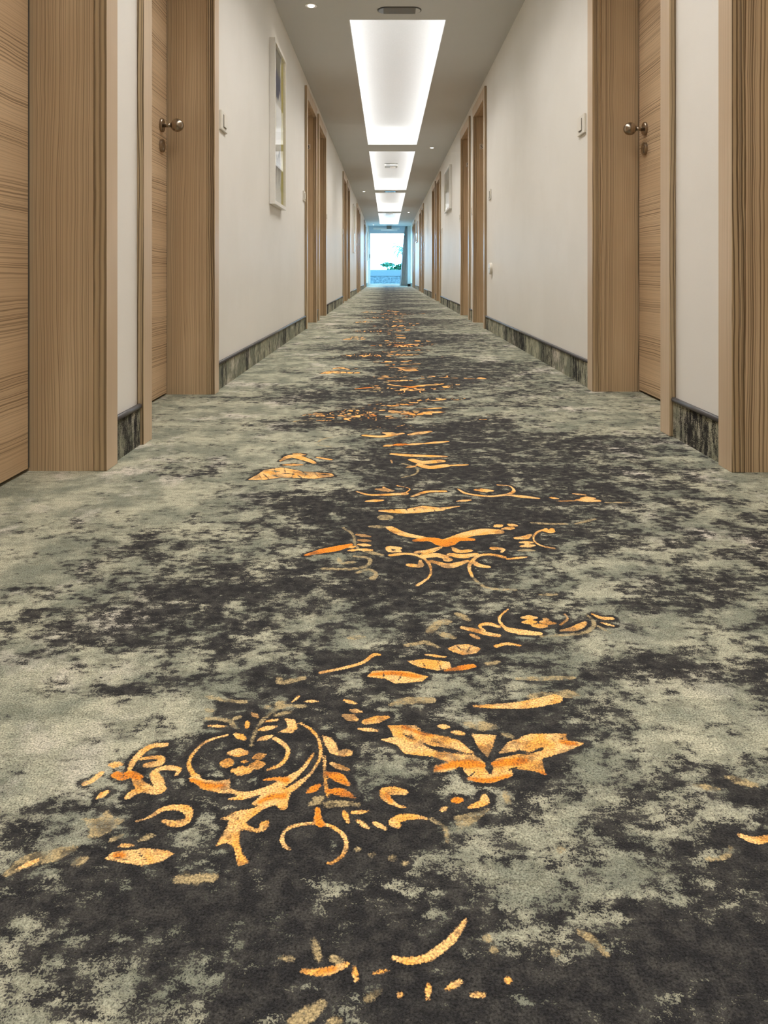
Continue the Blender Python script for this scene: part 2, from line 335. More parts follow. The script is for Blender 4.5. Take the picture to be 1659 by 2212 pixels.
# ------------------------------------------------------------------ carpet pattern data (0.1 mm on the floor)
# (0 peach, 1 deep orange, 2 pale), (L tapered stroke x,y,r / P polygon x,y)
STROKES = [
(0,'L',[-2302,7779,33,-2430,7761,38,-2496,7679,36,-2529,7573,38,-2545,7470,25,-2527,7337,19]),
(0,'L',[-2478,7556,21,-2371,7573,24,-2292,7573,32,-2260,7504,36,-2339,7470,46,-2392,7462,37]),
(0,'L',[-2750,7470,47,-2649,7467,47]),
(1,'L',[-2641,7321,44,-2564,7288,55,-2510,7321,49,-2407,7272,38]),
(0,'L',[-2894,7193,34,-2838,7240,31,-2800,7337,31]),
(0,'L',[-2461,7304,30,-2396,7208,46,-2296,7130,51,-2159,7100,60,-2157,7161,38,-2229,7256,54,-2280,7353,35,-2221,7411,32,-2100,7411,36,-2049,7386,26,-2052,7321,18]),
(0,'L',[-2296,7130,42,-2382,7069,39,-2424,7009,33]),
(0,'L',[-2700,6994,24,-2645,7069,46]),
(0,'L',[-2236,6695,10,-2134,6750,15,-2042,6849,27,-1926,6870,40,-1825,6834,44,-1782,6750,28,-1814,6682,40,-1909,6668,35,-1999,6702,19]),
(2,'P',[-2735,6723,-2600,6709,-2552,6820,-2470,6736,-2360,6709,-2426,6588,-2499,6523,-2581,6510,-2597,6601]),
(0,'P',[-2362,6262,-2332,6335,-2056,6384,-1868,6359,-1791,6322,-1879,6239,-2012,6192,-2181,6227]),
(1,'L',[-2286,6310,31,-2225,6298,31]),
(0,'L',[-2283,6409,22,-2171,6415,22]),
(2,'L',[-2373,6472,21,-2314,6523,21]),
(2,'L',[-2134,6478,20,-2042,6523,20]),
(2,'L',[-2593,6215,38,-2529,6262,39]),
(2,'L',[-3083,6123,29,-2993,6239,66,-2802,6310,64,-2678,6371,35]),
(0,'L',[-3033,6168,22,-2915,6250,33]),
(0,'L',[-1690,7948,14,-1878,7844,19,-1964,7679,14,-1981,7504,19,-1913,7353,27,-1842,7288,31]),
(0,'P',[-1925,7272,-1857,7304,-1755,7240,-1622,7224,-1521,7256,-1497,7115,-1428,7062,-1585,7062,-1756,7115]),
(1,'L',[-1884,7240,18,-1714,7161,34,-1576,7161,25]),
(0,'L',[-1486,7092,22,-1351,7046,33,-1228,7062,42,-1110,7115,50,-1024,7177,54,-900,7304,37,-808,7453,18,-749,7644,10]),
(0,'L',[-1473,6979,9,-1363,7001,29,-1264,7031,29]),
(1,'L',[-1185,7248,10,-1057,7256,29,-979,7240,39]),
(0,'L',[-998,7069,49,-900,7130,38,-806,7240,25,-733,7370,14,-683,7539,14,-680,7697,15,-725,7881,15,-811,8035,18,-945,8155,12]),
(0,'P',[-1252,6906,-1172,7039,-1028,7130,-898,7115,-912,6979,-925,6841,-977,6849,-1026,6906,-1130,6849,-1221,6736,-1261,6682,-1363,6695,-1489,6723,-1398,6813,-1233,6856,-1157,6892]),
(1,'L',[-1185,6935,16,-1073,7009,37,-970,7024,33]),
(0,'P',[-1405,6702,-1292,6736,-1236,6655,-1138,6601,-1122,6682,-1067,6709,-1041,6641,-1067,6588,-1141,6562,-1224,6588,-1295,6601,-1277,6459,-1210,6310,-1143,6227,-1224,6192,-1312,6396,-1370,6446,-1458,6409,-1431,6549]),
(1,'L',[-635,6849,22,-619,6723,36,-583,6655,27]),
(0,'L',[-833,6371,15,-889,6434,16,-911,6523,14,-865,6615,17,-752,6661,13,-604,6668,16,-471,6621,20,-377,6523,19,-347,6421,17,-374,6310,15,-435,6239,13,-498,6215,9]),
(0,'L',[-1593,7652,64,-1445,7652,64]),
(0,'L',[-1638,7496,65,-1558,7487,64]),
(0,'L',[-1503,7378,63,-1369,7370,63]),
(0,'L',[-1340,7453,60,-1243,7470,61]),
(0,'L',[-1339,7573,49,-1256,7617,49]),
(0,'L',[-1452,7513,24,-1397,7521,24]),
(0,'L',[-1184,7891,20,-1104,7825,30,-1018,7697,21,-1021,7556,21,-1074,7453,20,-1185,7386,12]),
(2,'L',[-1403,7770,9,-1407,7958,10,-1373,8175,12,-1280,8362,15,-1183,8469,30,-943,8469,22]),
(0,'L',[-1373,8035,15,-1282,8065,42,-1191,8095,15]),
(0,'L',[-1354,7853,14,-1290,7891,38,-1215,7938,14]),
(0,'L',[-1326,8185,12,-1196,8216,28]),
(2,'L',[-1245,8299,20,-1068,8362,29]),
(0,'L',[-1080,8557,12,-1017,8670,25]),
(0,'L',[-929,8569,27,-801,8569,27]),
(2,'L',[-1252,8513,32,-1182,8557,32]),
(2,'L',[-1356,8448,28,-1347,8469,28]),
(0,'P',[-1141,8257,-1013,8216,-959,8075,-1007,7977,-1164,7996,-1068,8075,-1093,8175]),
(0,'L',[-1500,8341,31,-1425,8267,31]),
(0,'L',[-1525,8175,29,-1506,8075,28]),
(0,'L',[-1609,7958,41,-1499,7881,40]),
(0,'L',[-1928,8105,26,-1733,8095,26]),
(2,'L',[-1677,8236,21,-1624,8278,22]),
(2,'L',[-2024,8405,31,-1957,8383,31]),
(2,'L',[-1984,8236,16,-1849,8236,16,-1713,8175,14,-1604,8055,13]),
(2,'L',[-2075,8670,22,-1798,8580,22,-1615,8557,22]),
(0,'P',[-683,7938,-586,7900,-518,7770,-501,7679,-423,7715,-352,7679,-360,7608,-461,7591,-578,7644,-634,7770]),
(0,'L',[-631,7591,7,-614,7386,13,-584,7161,17,-551,7009,11]),
(0,'L',[-555,7487,19,-474,7436,37,-383,7386,12]),
(1,'L',[-588,7337,25,-464,7272,58,-372,7177,27]),
(1,'L',[-557,7084,18,-430,7069,50,-300,6994,11]),
(1,'L',[-745,7069,28,-649,7169,45]),
(2,'L',[-699,6921,39,-612,6994,39]),
(2,'L',[-533,6906,43,-421,6921,29,-266,6906,14]),
(0,'L',[-394,6820,19,-346,6682,27]),
(0,'L',[-312,6806,31,-171,6820,17]),
(0,'L',[-268,6709,22,-166,6615,21]),
(0,'L',[-113,6682,26,-16,6601,25]),
(0,'L',[190,6859,8,83,6902,20,-9,6990,42,-17,7081,49,70,7092,55,164,7069,36]),
(1,'L',[-10,7046,17,37,6935,17]),
(0,'L',[366,6723,8,247,6754,29,111,6733,44,51,6682,36,95,6651,34]),
(2,'L',[396,6723,11,508,6621,10,525,6465,9]),
(0,'P',[7,8114,297,8114,434,7967,678,7910,842,7797,892,7621,661,7715,458,7770,390,7797,455,7715,623,7661,859,7635,982,7530,965,7403,1016,7292,1086,7556,1264,7608,1495,7661,1346,7688,1132,7635,1265,7825,1519,7967,1910,7967,1883,7853,2065,7811,1820,7661,1559,7556,1544,7329,1423,7378,1230,7403,1229,7304,1004,7208,814,7232,762,7353,753,7428,565,7353,450,7353,472,7453,643,7504,448,7595,177,7635,111,7770,-63,7867,78,7910]),
(1,'L',[486,7403,24,673,7466,50,875,7479,56,955,7453,25]),
(1,'L',[1075,7479,35,1213,7504,56,1385,7530,36]),
(1,'L',[1503,7366,21,1544,7329,21]),
(1,'L',[1824,7825,39,1957,7797,38]),
(1,'L',[188,8085,22,328,7996,22,468,7938,22]),
(1,'L',[784,7256,19,975,7232,33,1197,7304,19]),
(0,'P',[896,7967,1150,7938,1096,7742,1014,7582,940,7742]),
(0,'L',[568,8100,41,657,8085,41]),
(0,'L',[703,7996,40,807,7967,40]),
(2,'L',[1234,7967,31,1314,7910,30]),
(2,'L',[45,8491,18,199,8574,59,506,8591,47]),
(0,'L',[991,8475,20,1332,8475,52,1663,8524,78,1933,8625,84]),
(2,'L',[1651,8659,75,1929,8693,75]),
(2,'L',[1995,8728,76,2186,8710,76]),
(2,'L',[878,8130,75,1144,8085,74]),
(0,'L',[-491,8591,31,-354,8524,31]),
(0,'L',[-405,8394,38,-291,8362,37]),
(0,'L',[-474,8299,57,-341,8221,56]),
(0,'L',[-230,8175,82,7,8267,42]),
(0,'L',[-298,8049,29,-100,8020,29]),
(1,'L',[612,6957,40,691,6968,40]),
(0,'L',[494,6827,23,543,6870,23]),
(0,'L',[758,6870,20,889,6935,42,916,7024,23]),
(2,'P',[608,6743,923,6849,782,6682,625,6601]),
(2,'L',[1111,7069,25,1121,6935,24]),
(2,'L',[1452,6353,33,1490,6362,33]),
(2,'L',[-250,6371,15,-245,6371,15]),
(2,'L',[-128,6316,18,-123,6316,18]),
(2,'L',[41,6271,22,46,6271,22]),
(2,'L',[151,6218,14,157,6218,14]),
(0,'L',[1760,10914,12,1591,10636,18,1619,10373,26,1735,10259,73,2065,10176,43]),
(0,'P',[1668,10344,1847,10287,2050,10232,2028,10121,1769,10149]),
(0,'L',[1939,10648,66,2106,10648,66]),
(0,'L',[1913,10506,59,2080,10518,59]),
(0,'L',[2030,10401,63,2190,10390,63]),
(0,'L',[2162,10518,63,2331,10477,63]),
(0,'L',[2225,10624,41,2270,10577,41]),
(0,'L',[2548,10758,13,2553,10606,16,2416,10430,20]),
(0,'L',[2376,10259,16,2577,10316,62,2714,10430,54,2778,10518,20]),
(2,'L',[2856,10758,8,2901,10518,14,2784,10287,25,2595,10176,27,2075,10094,16]),
(0,'L',[2940,10758,18,3045,10636,43,3180,10624,42]),
(0,'L',[3003,10488,31,3140,10401,30]),
(2,'L',[2924,10401,14,3046,10176,14]),
(0,'L',[1334,10259,19,1285,10401,26,1414,10459,46,1538,10373,35]),
(0,'L',[1049,10344,43,1177,10287,51,1350,10176,50,1500,10121,42]),
(0,'L',[1134,10149,41,1227,10040,40]),
(0,'L',[1432,9831,33,1570,9898,36,1744,9856,20]),
(0,'P',[788,9779,924,9882,1079,9882,1221,9779,1155,9654,974,9605,855,9679]),
(2,'L',[584,10232,49,706,10459,59,820,10518,75]),
(2,'L',[689,10204,58,889,10067,56]),
(2,'L',[255,9856,30,411,9908,30,515,9934,40,662,9805,17]),
(2,'L',[1006,10758,62,1155,10577,60]),
(0,'L',[499,9615,29,745,9556,29]),
(0,'P',[244,9460,493,9508,784,9436,797,9296,623,9228,386,9319]),
(1,'L',[719,9228,22,942,9296,53,1069,9342,44]),
(2,'L',[1245,9389,36,1399,9436,37]),
(0,'P',[-251,9094,-170,9228,46,9237,286,9205,495,9094,419,8985,91,8943,-26,9050]),
(1,'L',[-192,9138,26,94,9174,45,377,9094,34]),
(0,'L',[-815,9183,26,-582,9273,30,-321,9412,28,-177,9605,32,-102,9615,29]),
(2,'L',[1577,9050,17,1884,9050,39,2243,9072,26]),
(2,'L',[-500,10067,54,-317,10067,54]),
(2,'L',[-1298,9050,25,-1239,8964,43,-1017,9059,33]),
(0,'L',[58,14393,83,277,14070,98,634,13862,73,1016,13661,98,1480,14017,127,1829,14176,160,2088,14176,128]),
(1,'L',[520,13711,59,844,13761,97,1044,13563,160,1274,13761,95,1561,13761,60]),
(0,'L',[2094,14470,80,2217,14537,80]),
(0,'L',[2376,14582,77,2495,14504,76]),
(0,'L',[2224,14338,76,2416,14371,76]),
(2,'L',[-319,14470,66,-17,14426,66]),
(1,'L',[-1404,13000,38,-1149,13182,97,-883,13322,113,-649,13514,39]),
(2,'L',[-842,14393,25,-637,14017,18,-579,13514,16,-463,13229,19]),
(0,'L',[-564,14017,68,-324,13914,67]),
(0,'L',[-517,13731,69,-319,13691,69]),
(0,'L',[-509,13514,66,-314,13465,66]),
(0,'L',[-500,13275,64,-274,13229,64]),
(0,'L',[-677,13370,52,-575,13417,53]),
(0,'L',[-669,13210,54,-533,13247,54]),
(2,'L',[-393,13182,49,-83,13000,48]),
(0,'L',[193,13322,73,36,13370,57,53,13182,42,225,13182,37]),
(0,'L',[69,13000,53,325,13063,45,558,12955,38,708,12608,25,696,12121,18,476,11742,32]),
(0,'L',[378,12566,66,556,12524,60,567,12779,20]),
(0,'L',[515,13136,45,740,13182,83,959,13370,38]),
(0,'L',[643,12955,88,865,13000,89,994,12911,75]),
(0,'L',[748,12736,42,905,12608,70,1029,12524,100,1200,12608,73,1362,12736,42]),
(0,'L',[1168,13370,25,1255,13182,75,1464,13210,55]),
(0,'L',[1104,13027,68,1301,12955,98,1548,13045,51]),
(0,'L',[1028,12797,78,1045,12797,78]),
(0,'L',[1893,13322,73,2059,13275,39,2003,13136,23]),
(0,'L',[2002,12911,54,1817,13027,45,1571,12955,39,1372,12524,29,1370,12082,24]),
(0,'L',[1466,12779,19,1523,12566,66,1676,12483,52]),
(2,'L',[1370,12082,16,1511,11706,20,1738,11598,28,1978,11583,28]),
(0,'L',[3045,14338,33,2816,14122,25,2690,13761,13,2755,13465,24,2968,13322,32]),
(0,'L',[3022,14229,74,3103,14176,69,3157,14338,36]),
(0,'L',[2397,13832,60,2547,13862,79,2685,14017,37]),
(0,'L',[2430,13612,69,2625,13612,69]),
(0,'L',[2413,13417,75,2632,13465,76]),
(2,'L',[2324,13210,46,2586,13229,46]),
(2,'L',[2849,14673,45,3181,14616,45,3485,14616,45]),
(2,'L',[3675,14616,39,4137,14906,41]),
(0,'L',[2056,12823,43,2406,12911,43]),
(2,'L',[-555,12955,34,-317,12867,27,-309,12566,29,-564,12400,40,-1048,12400,41]),
(2,'L',[-836,12867,20,-773,12651,37,-577,12693,42]),
(2,'L',[-493,12239,28,-304,12360,40,-173,12199,21,-233,12005,52]),
(0,'L',[-139,15419,50,383,15394,151,1112,15495,76]),
(2,'L',[-57,15001,144,-18,15001,144]),
(2,'L',[2330,11387,34,2575,11422,34]),
(0,'P',[-3288,17714,-3116,18267,-3051,18616,-2648,18856,-2102,18498,-1341,18267,-1264,18042,-1727,17822,-2518,17932,-2903,17714]),
(0,'L',[-2769,19484,35,-2543,20017,135,-2097,19615,110,-1868,19279,61]),
(0,'L',[-2618,19102,100,-2171,19102,100]),
(0,'L',[-2503,20239,108,-2223,20155,107]),
(0,'L',[-1859,19881,69,-1440,19615,67]),
(0,'L',[141,20239,80,677,20072,135,1543,19962,81]),
(0,'L',[662,19615,113,912,19355,151,1375,19484,150]),
(0,'L',[837,19102,108,1078,18856,145,1471,19028,137]),
(0,'L',[103,19615,28,134,19279,27]),
(0,'L',[510,18856,83,704,18978,84]),
(2,'L',[391,19228,35,731,18856,19,708,18267,20,365,17932,33]),
(0,'L',[1534,19028,74,2052,19102,74]),
(0,'L',[-66,21176,107,148,21299,108]),
(1,'L',[219,21299,133,507,21393,134]),
(0,'L',[577,21330,117,1013,21487,119]),
(0,'L',[1085,21487,118,1753,21743,121]),
(0,'L',[-674,22547,101,-144,22409,133,465,22828,89]),
(0,'L',[-71,22900,160,234,22757,160]),
(0,'L',[689,22651,160,1322,23117,160]),
(2,'L',[-2082,21487,25,-1848,22137,34,-1638,22306,54]),
(2,'L',[-1995,21330,52,-1544,21024,51]),
(0,'L',[-223,16955,112,117,16838,110]),
(0,'L',[-82,17134,48,32,16761,47]),
(0,'L',[-669,16761,32,-328,16515,55,394,16608,94]),
(0,'L',[235,17235,32,517,16994,15,394,16646,16]),
(0,'L',[2013,16896,115,2345,16838,115]),
(0,'L',[2144,17034,42,2217,16722,41]),
(0,'L',[1598,16994,20,1784,16608,45,2314,16422,55,2801,16703,46,2826,17194,19,2553,17296,39]),
(0,'L',[2659,16515,87,3275,16276,85]),
(0,'L',[554,16422,41,902,16761,69,1298,16799,58]),
(0,'L',[1510,16061,68,1789,16150,68]),
(0,'L',[-426,16061,86,-104,16132,87]),
(0,'P',[-151,15386,421,15549,743,15750,1103,15632,1587,15750,1035,15386,414,15305]),
(0,'L',[3559,16330,63,3703,16240,62]),
(0,'L',[3608,16061,35,4048,16097,35]),
(0,'L',[4115,16150,124,4533,16097,123]),
(0,'L',[4121,16608,53,4374,16515,53]),
(2,'L',[4659,15974,35,5194,15974,35]),
(0,'L',[4256,16276,109,4474,16276,109]),
(0,'L',[44,5363,14,171,5337,28,316,5380,31,453,5488,31,546,5600,21,597,5687,7]),
(0,'L',[-599,5260,13,-488,5252,30,-380,5268,27,-288,5311,20]),
(1,'L',[-473,5260,17,-365,5277,17]),
(2,'L',[-387,5363,20,-304,5302,20]),
(2,'L',[-762,5363,14,-673,5354,14]),
(2,'L',[-537,5506,16,-489,5345,16]),
(0,'L',[-232,5285,16,-212,5194,22]),
(0,'L',[-97,5243,10,12,5268,10]),
(2,'L',[-139,5050,21,-57,5113,22]),
(0,'L',[80,5089,22,102,5081,22]),
(0,'L',[288,5161,18,275,5066,27]),
(0,'L',[408,5129,22,506,5185,23]),
(0,'L',[571,5085,22,655,5089,22]),
(0,'L',[830,5190,23,848,5187,23]),
(2,'L',[727,5521,22,748,5517,22]),
(2,'L',[770,5419,21,786,5416,21]),
(2,'L',[1201,5398,21,1217,5398,21]),
(2,'L',[1439,5571,18,1492,5525,24,1571,5398,13]),
(2,'L',[-601,4900,44,-520,4959,45,-437,5019,24]),
(2,'L',[-368,4900,26,-310,4900,26]),
(2,'L',[-1685,6053,32,-1539,6064,32,-1410,6076,33]),
(2,'L',[-1648,6123,17,-1524,6007,17]),
(2,'L',[3295,7273,26,3459,7240,26]),
(2,'L',[3354,7207,26,3538,7174,39]),
(2,'L',[2934,7158,32,3134,7110,31]),
(0,'L',[3077,6526,25,3172,6472,42,3304,6499,37]),
(2,'L',[2685,6268,12,2851,6293,12,2937,6394,10]),
(3,'L',[167,7967,17,270,7867,17]),
(3,'L',[255,7938,12,287,7853,12]),
(3,'L',[390,7792,21,488,7702,15,623,7661,13,858,7629,16]),
(3,'L',[662,7729,12,726,7675,12]),
(3,'L',[526,7756,10,556,7688,10]),
(3,'L',[1148,7629,10,1289,7656,13,1439,7640,16,1591,7715,23]),
(3,'L',[1740,7881,13,1759,7811,12]),
(3,'L',[1826,7910,11,1842,7867,11]),
(3,'L',[1350,7715,10,1375,7661,9]),
(3,'L',[1474,7640,11,1528,7702,11]),
(3,'L',[678,7910,21,778,7853,19,868,7715,20,982,7530,20]),
(3,'L',[1086,7556,18,1144,7715,18,1252,7853,20,1380,7887,17]),
(3,'L',[1017,7479,16,1005,7329,26]),
(3,'L',[703,7428,15,783,7403,15]),
(3,'L',[1211,7390,14,1300,7428,14]),
(3,'L',[295,8070,10,399,7982,10]),
(3,'L',[428,7853,11,565,7811,11]),
(3,'L',[785,7268,8,860,7353,8]),
(3,'L',[-3024,18267,22,-2794,17779,21]),
(3,'L',[-2819,18735,16,-2700,18267,15]),
(3,'L',[-2915,18545,45,-2591,18452,45]),
(3,'L',[-2575,18783,14,-2480,18313,14]),
(3,'L',[-2572,18313,44,-2254,18222,44]),
(3,'L',[-2294,18545,11,-2278,17932,11]),
(3,'L',[-2097,18452,27,-1948,18222,27]),
(3,'L',[-1971,18429,12,-1977,17932,11]),
(3,'L',[-1776,18336,20,-1617,17932,19]),
(3,'L',[-1647,18267,41,-1392,18132,40]),
(3,'L',[-3096,18154,17,-2973,17779,17]),
(3,'L',[-2172,18154,23,-2030,17866,22]),
(3,'L',[-2792,18154,35,-2584,17976,34]),
(3,'L',[-2582,7733,7,-2558,7661,6]),
(3,'L',[-2615,7370,8,-2526,7272,8]),
(3,'L',[-2326,7224,8,-2242,7161,8]),
(3,'L',[-2319,6298,6,-2166,6262,6]),
(3,'L',[-2119,6347,6,-2017,6262,5]),
(3,'L',[-2624,6668,9,-2514,6641,9]),
(3,'L',[-2515,6750,5,-2485,6615,4]),
(3,'L',[-1980,6322,6,-1905,6262,5]),
(3,'L',[-1360,6730,14,-1332,6736,14]),
(3,'L',[-1475,6750,7,-1380,6778,7]),
(3,'L',[-1154,6994,6,-1056,7039,6]),
(3,'L',[-1811,7208,8,-1668,7193,8]),
(3,'L',[-981,7100,4,-908,7193,10,-855,7288,5]),
(3,'L',[-1461,7504,10,-1401,7453,10]),
(3,'L',[-1516,7556,10,-1430,7573,10]),
(3,'L',[-1555,7420,8,-1522,7420,8]),
(3,'L',[-518,7272,6,-440,7240,6]),
(3,'L',[-503,7069,6,-407,7046,6]),
(3,'L',[920,9831,13,984,9704,13]),
(3,'L',[1101,9846,12,1032,9679,12]),
(3,'L',[-50,9205,10,-25,9007,10]),
(3,'L',[189,9174,11,139,9007,10]),
(3,'L',[441,9460,10,481,9273,10]),
(3,'L',[639,9460,10,674,9273,10]),
(3,'L',[109,15632,14,169,15386,14]),
(3,'L',[370,15632,14,426,15386,14]),
(3,'L',[528,15632,14,581,15386,13]),
(3,'L',[737,15632,13,787,15386,13]),
(3,'L',[946,15632,13,993,15386,13]),
(3,'L',[1208,15632,13,1251,15386,13]),
]
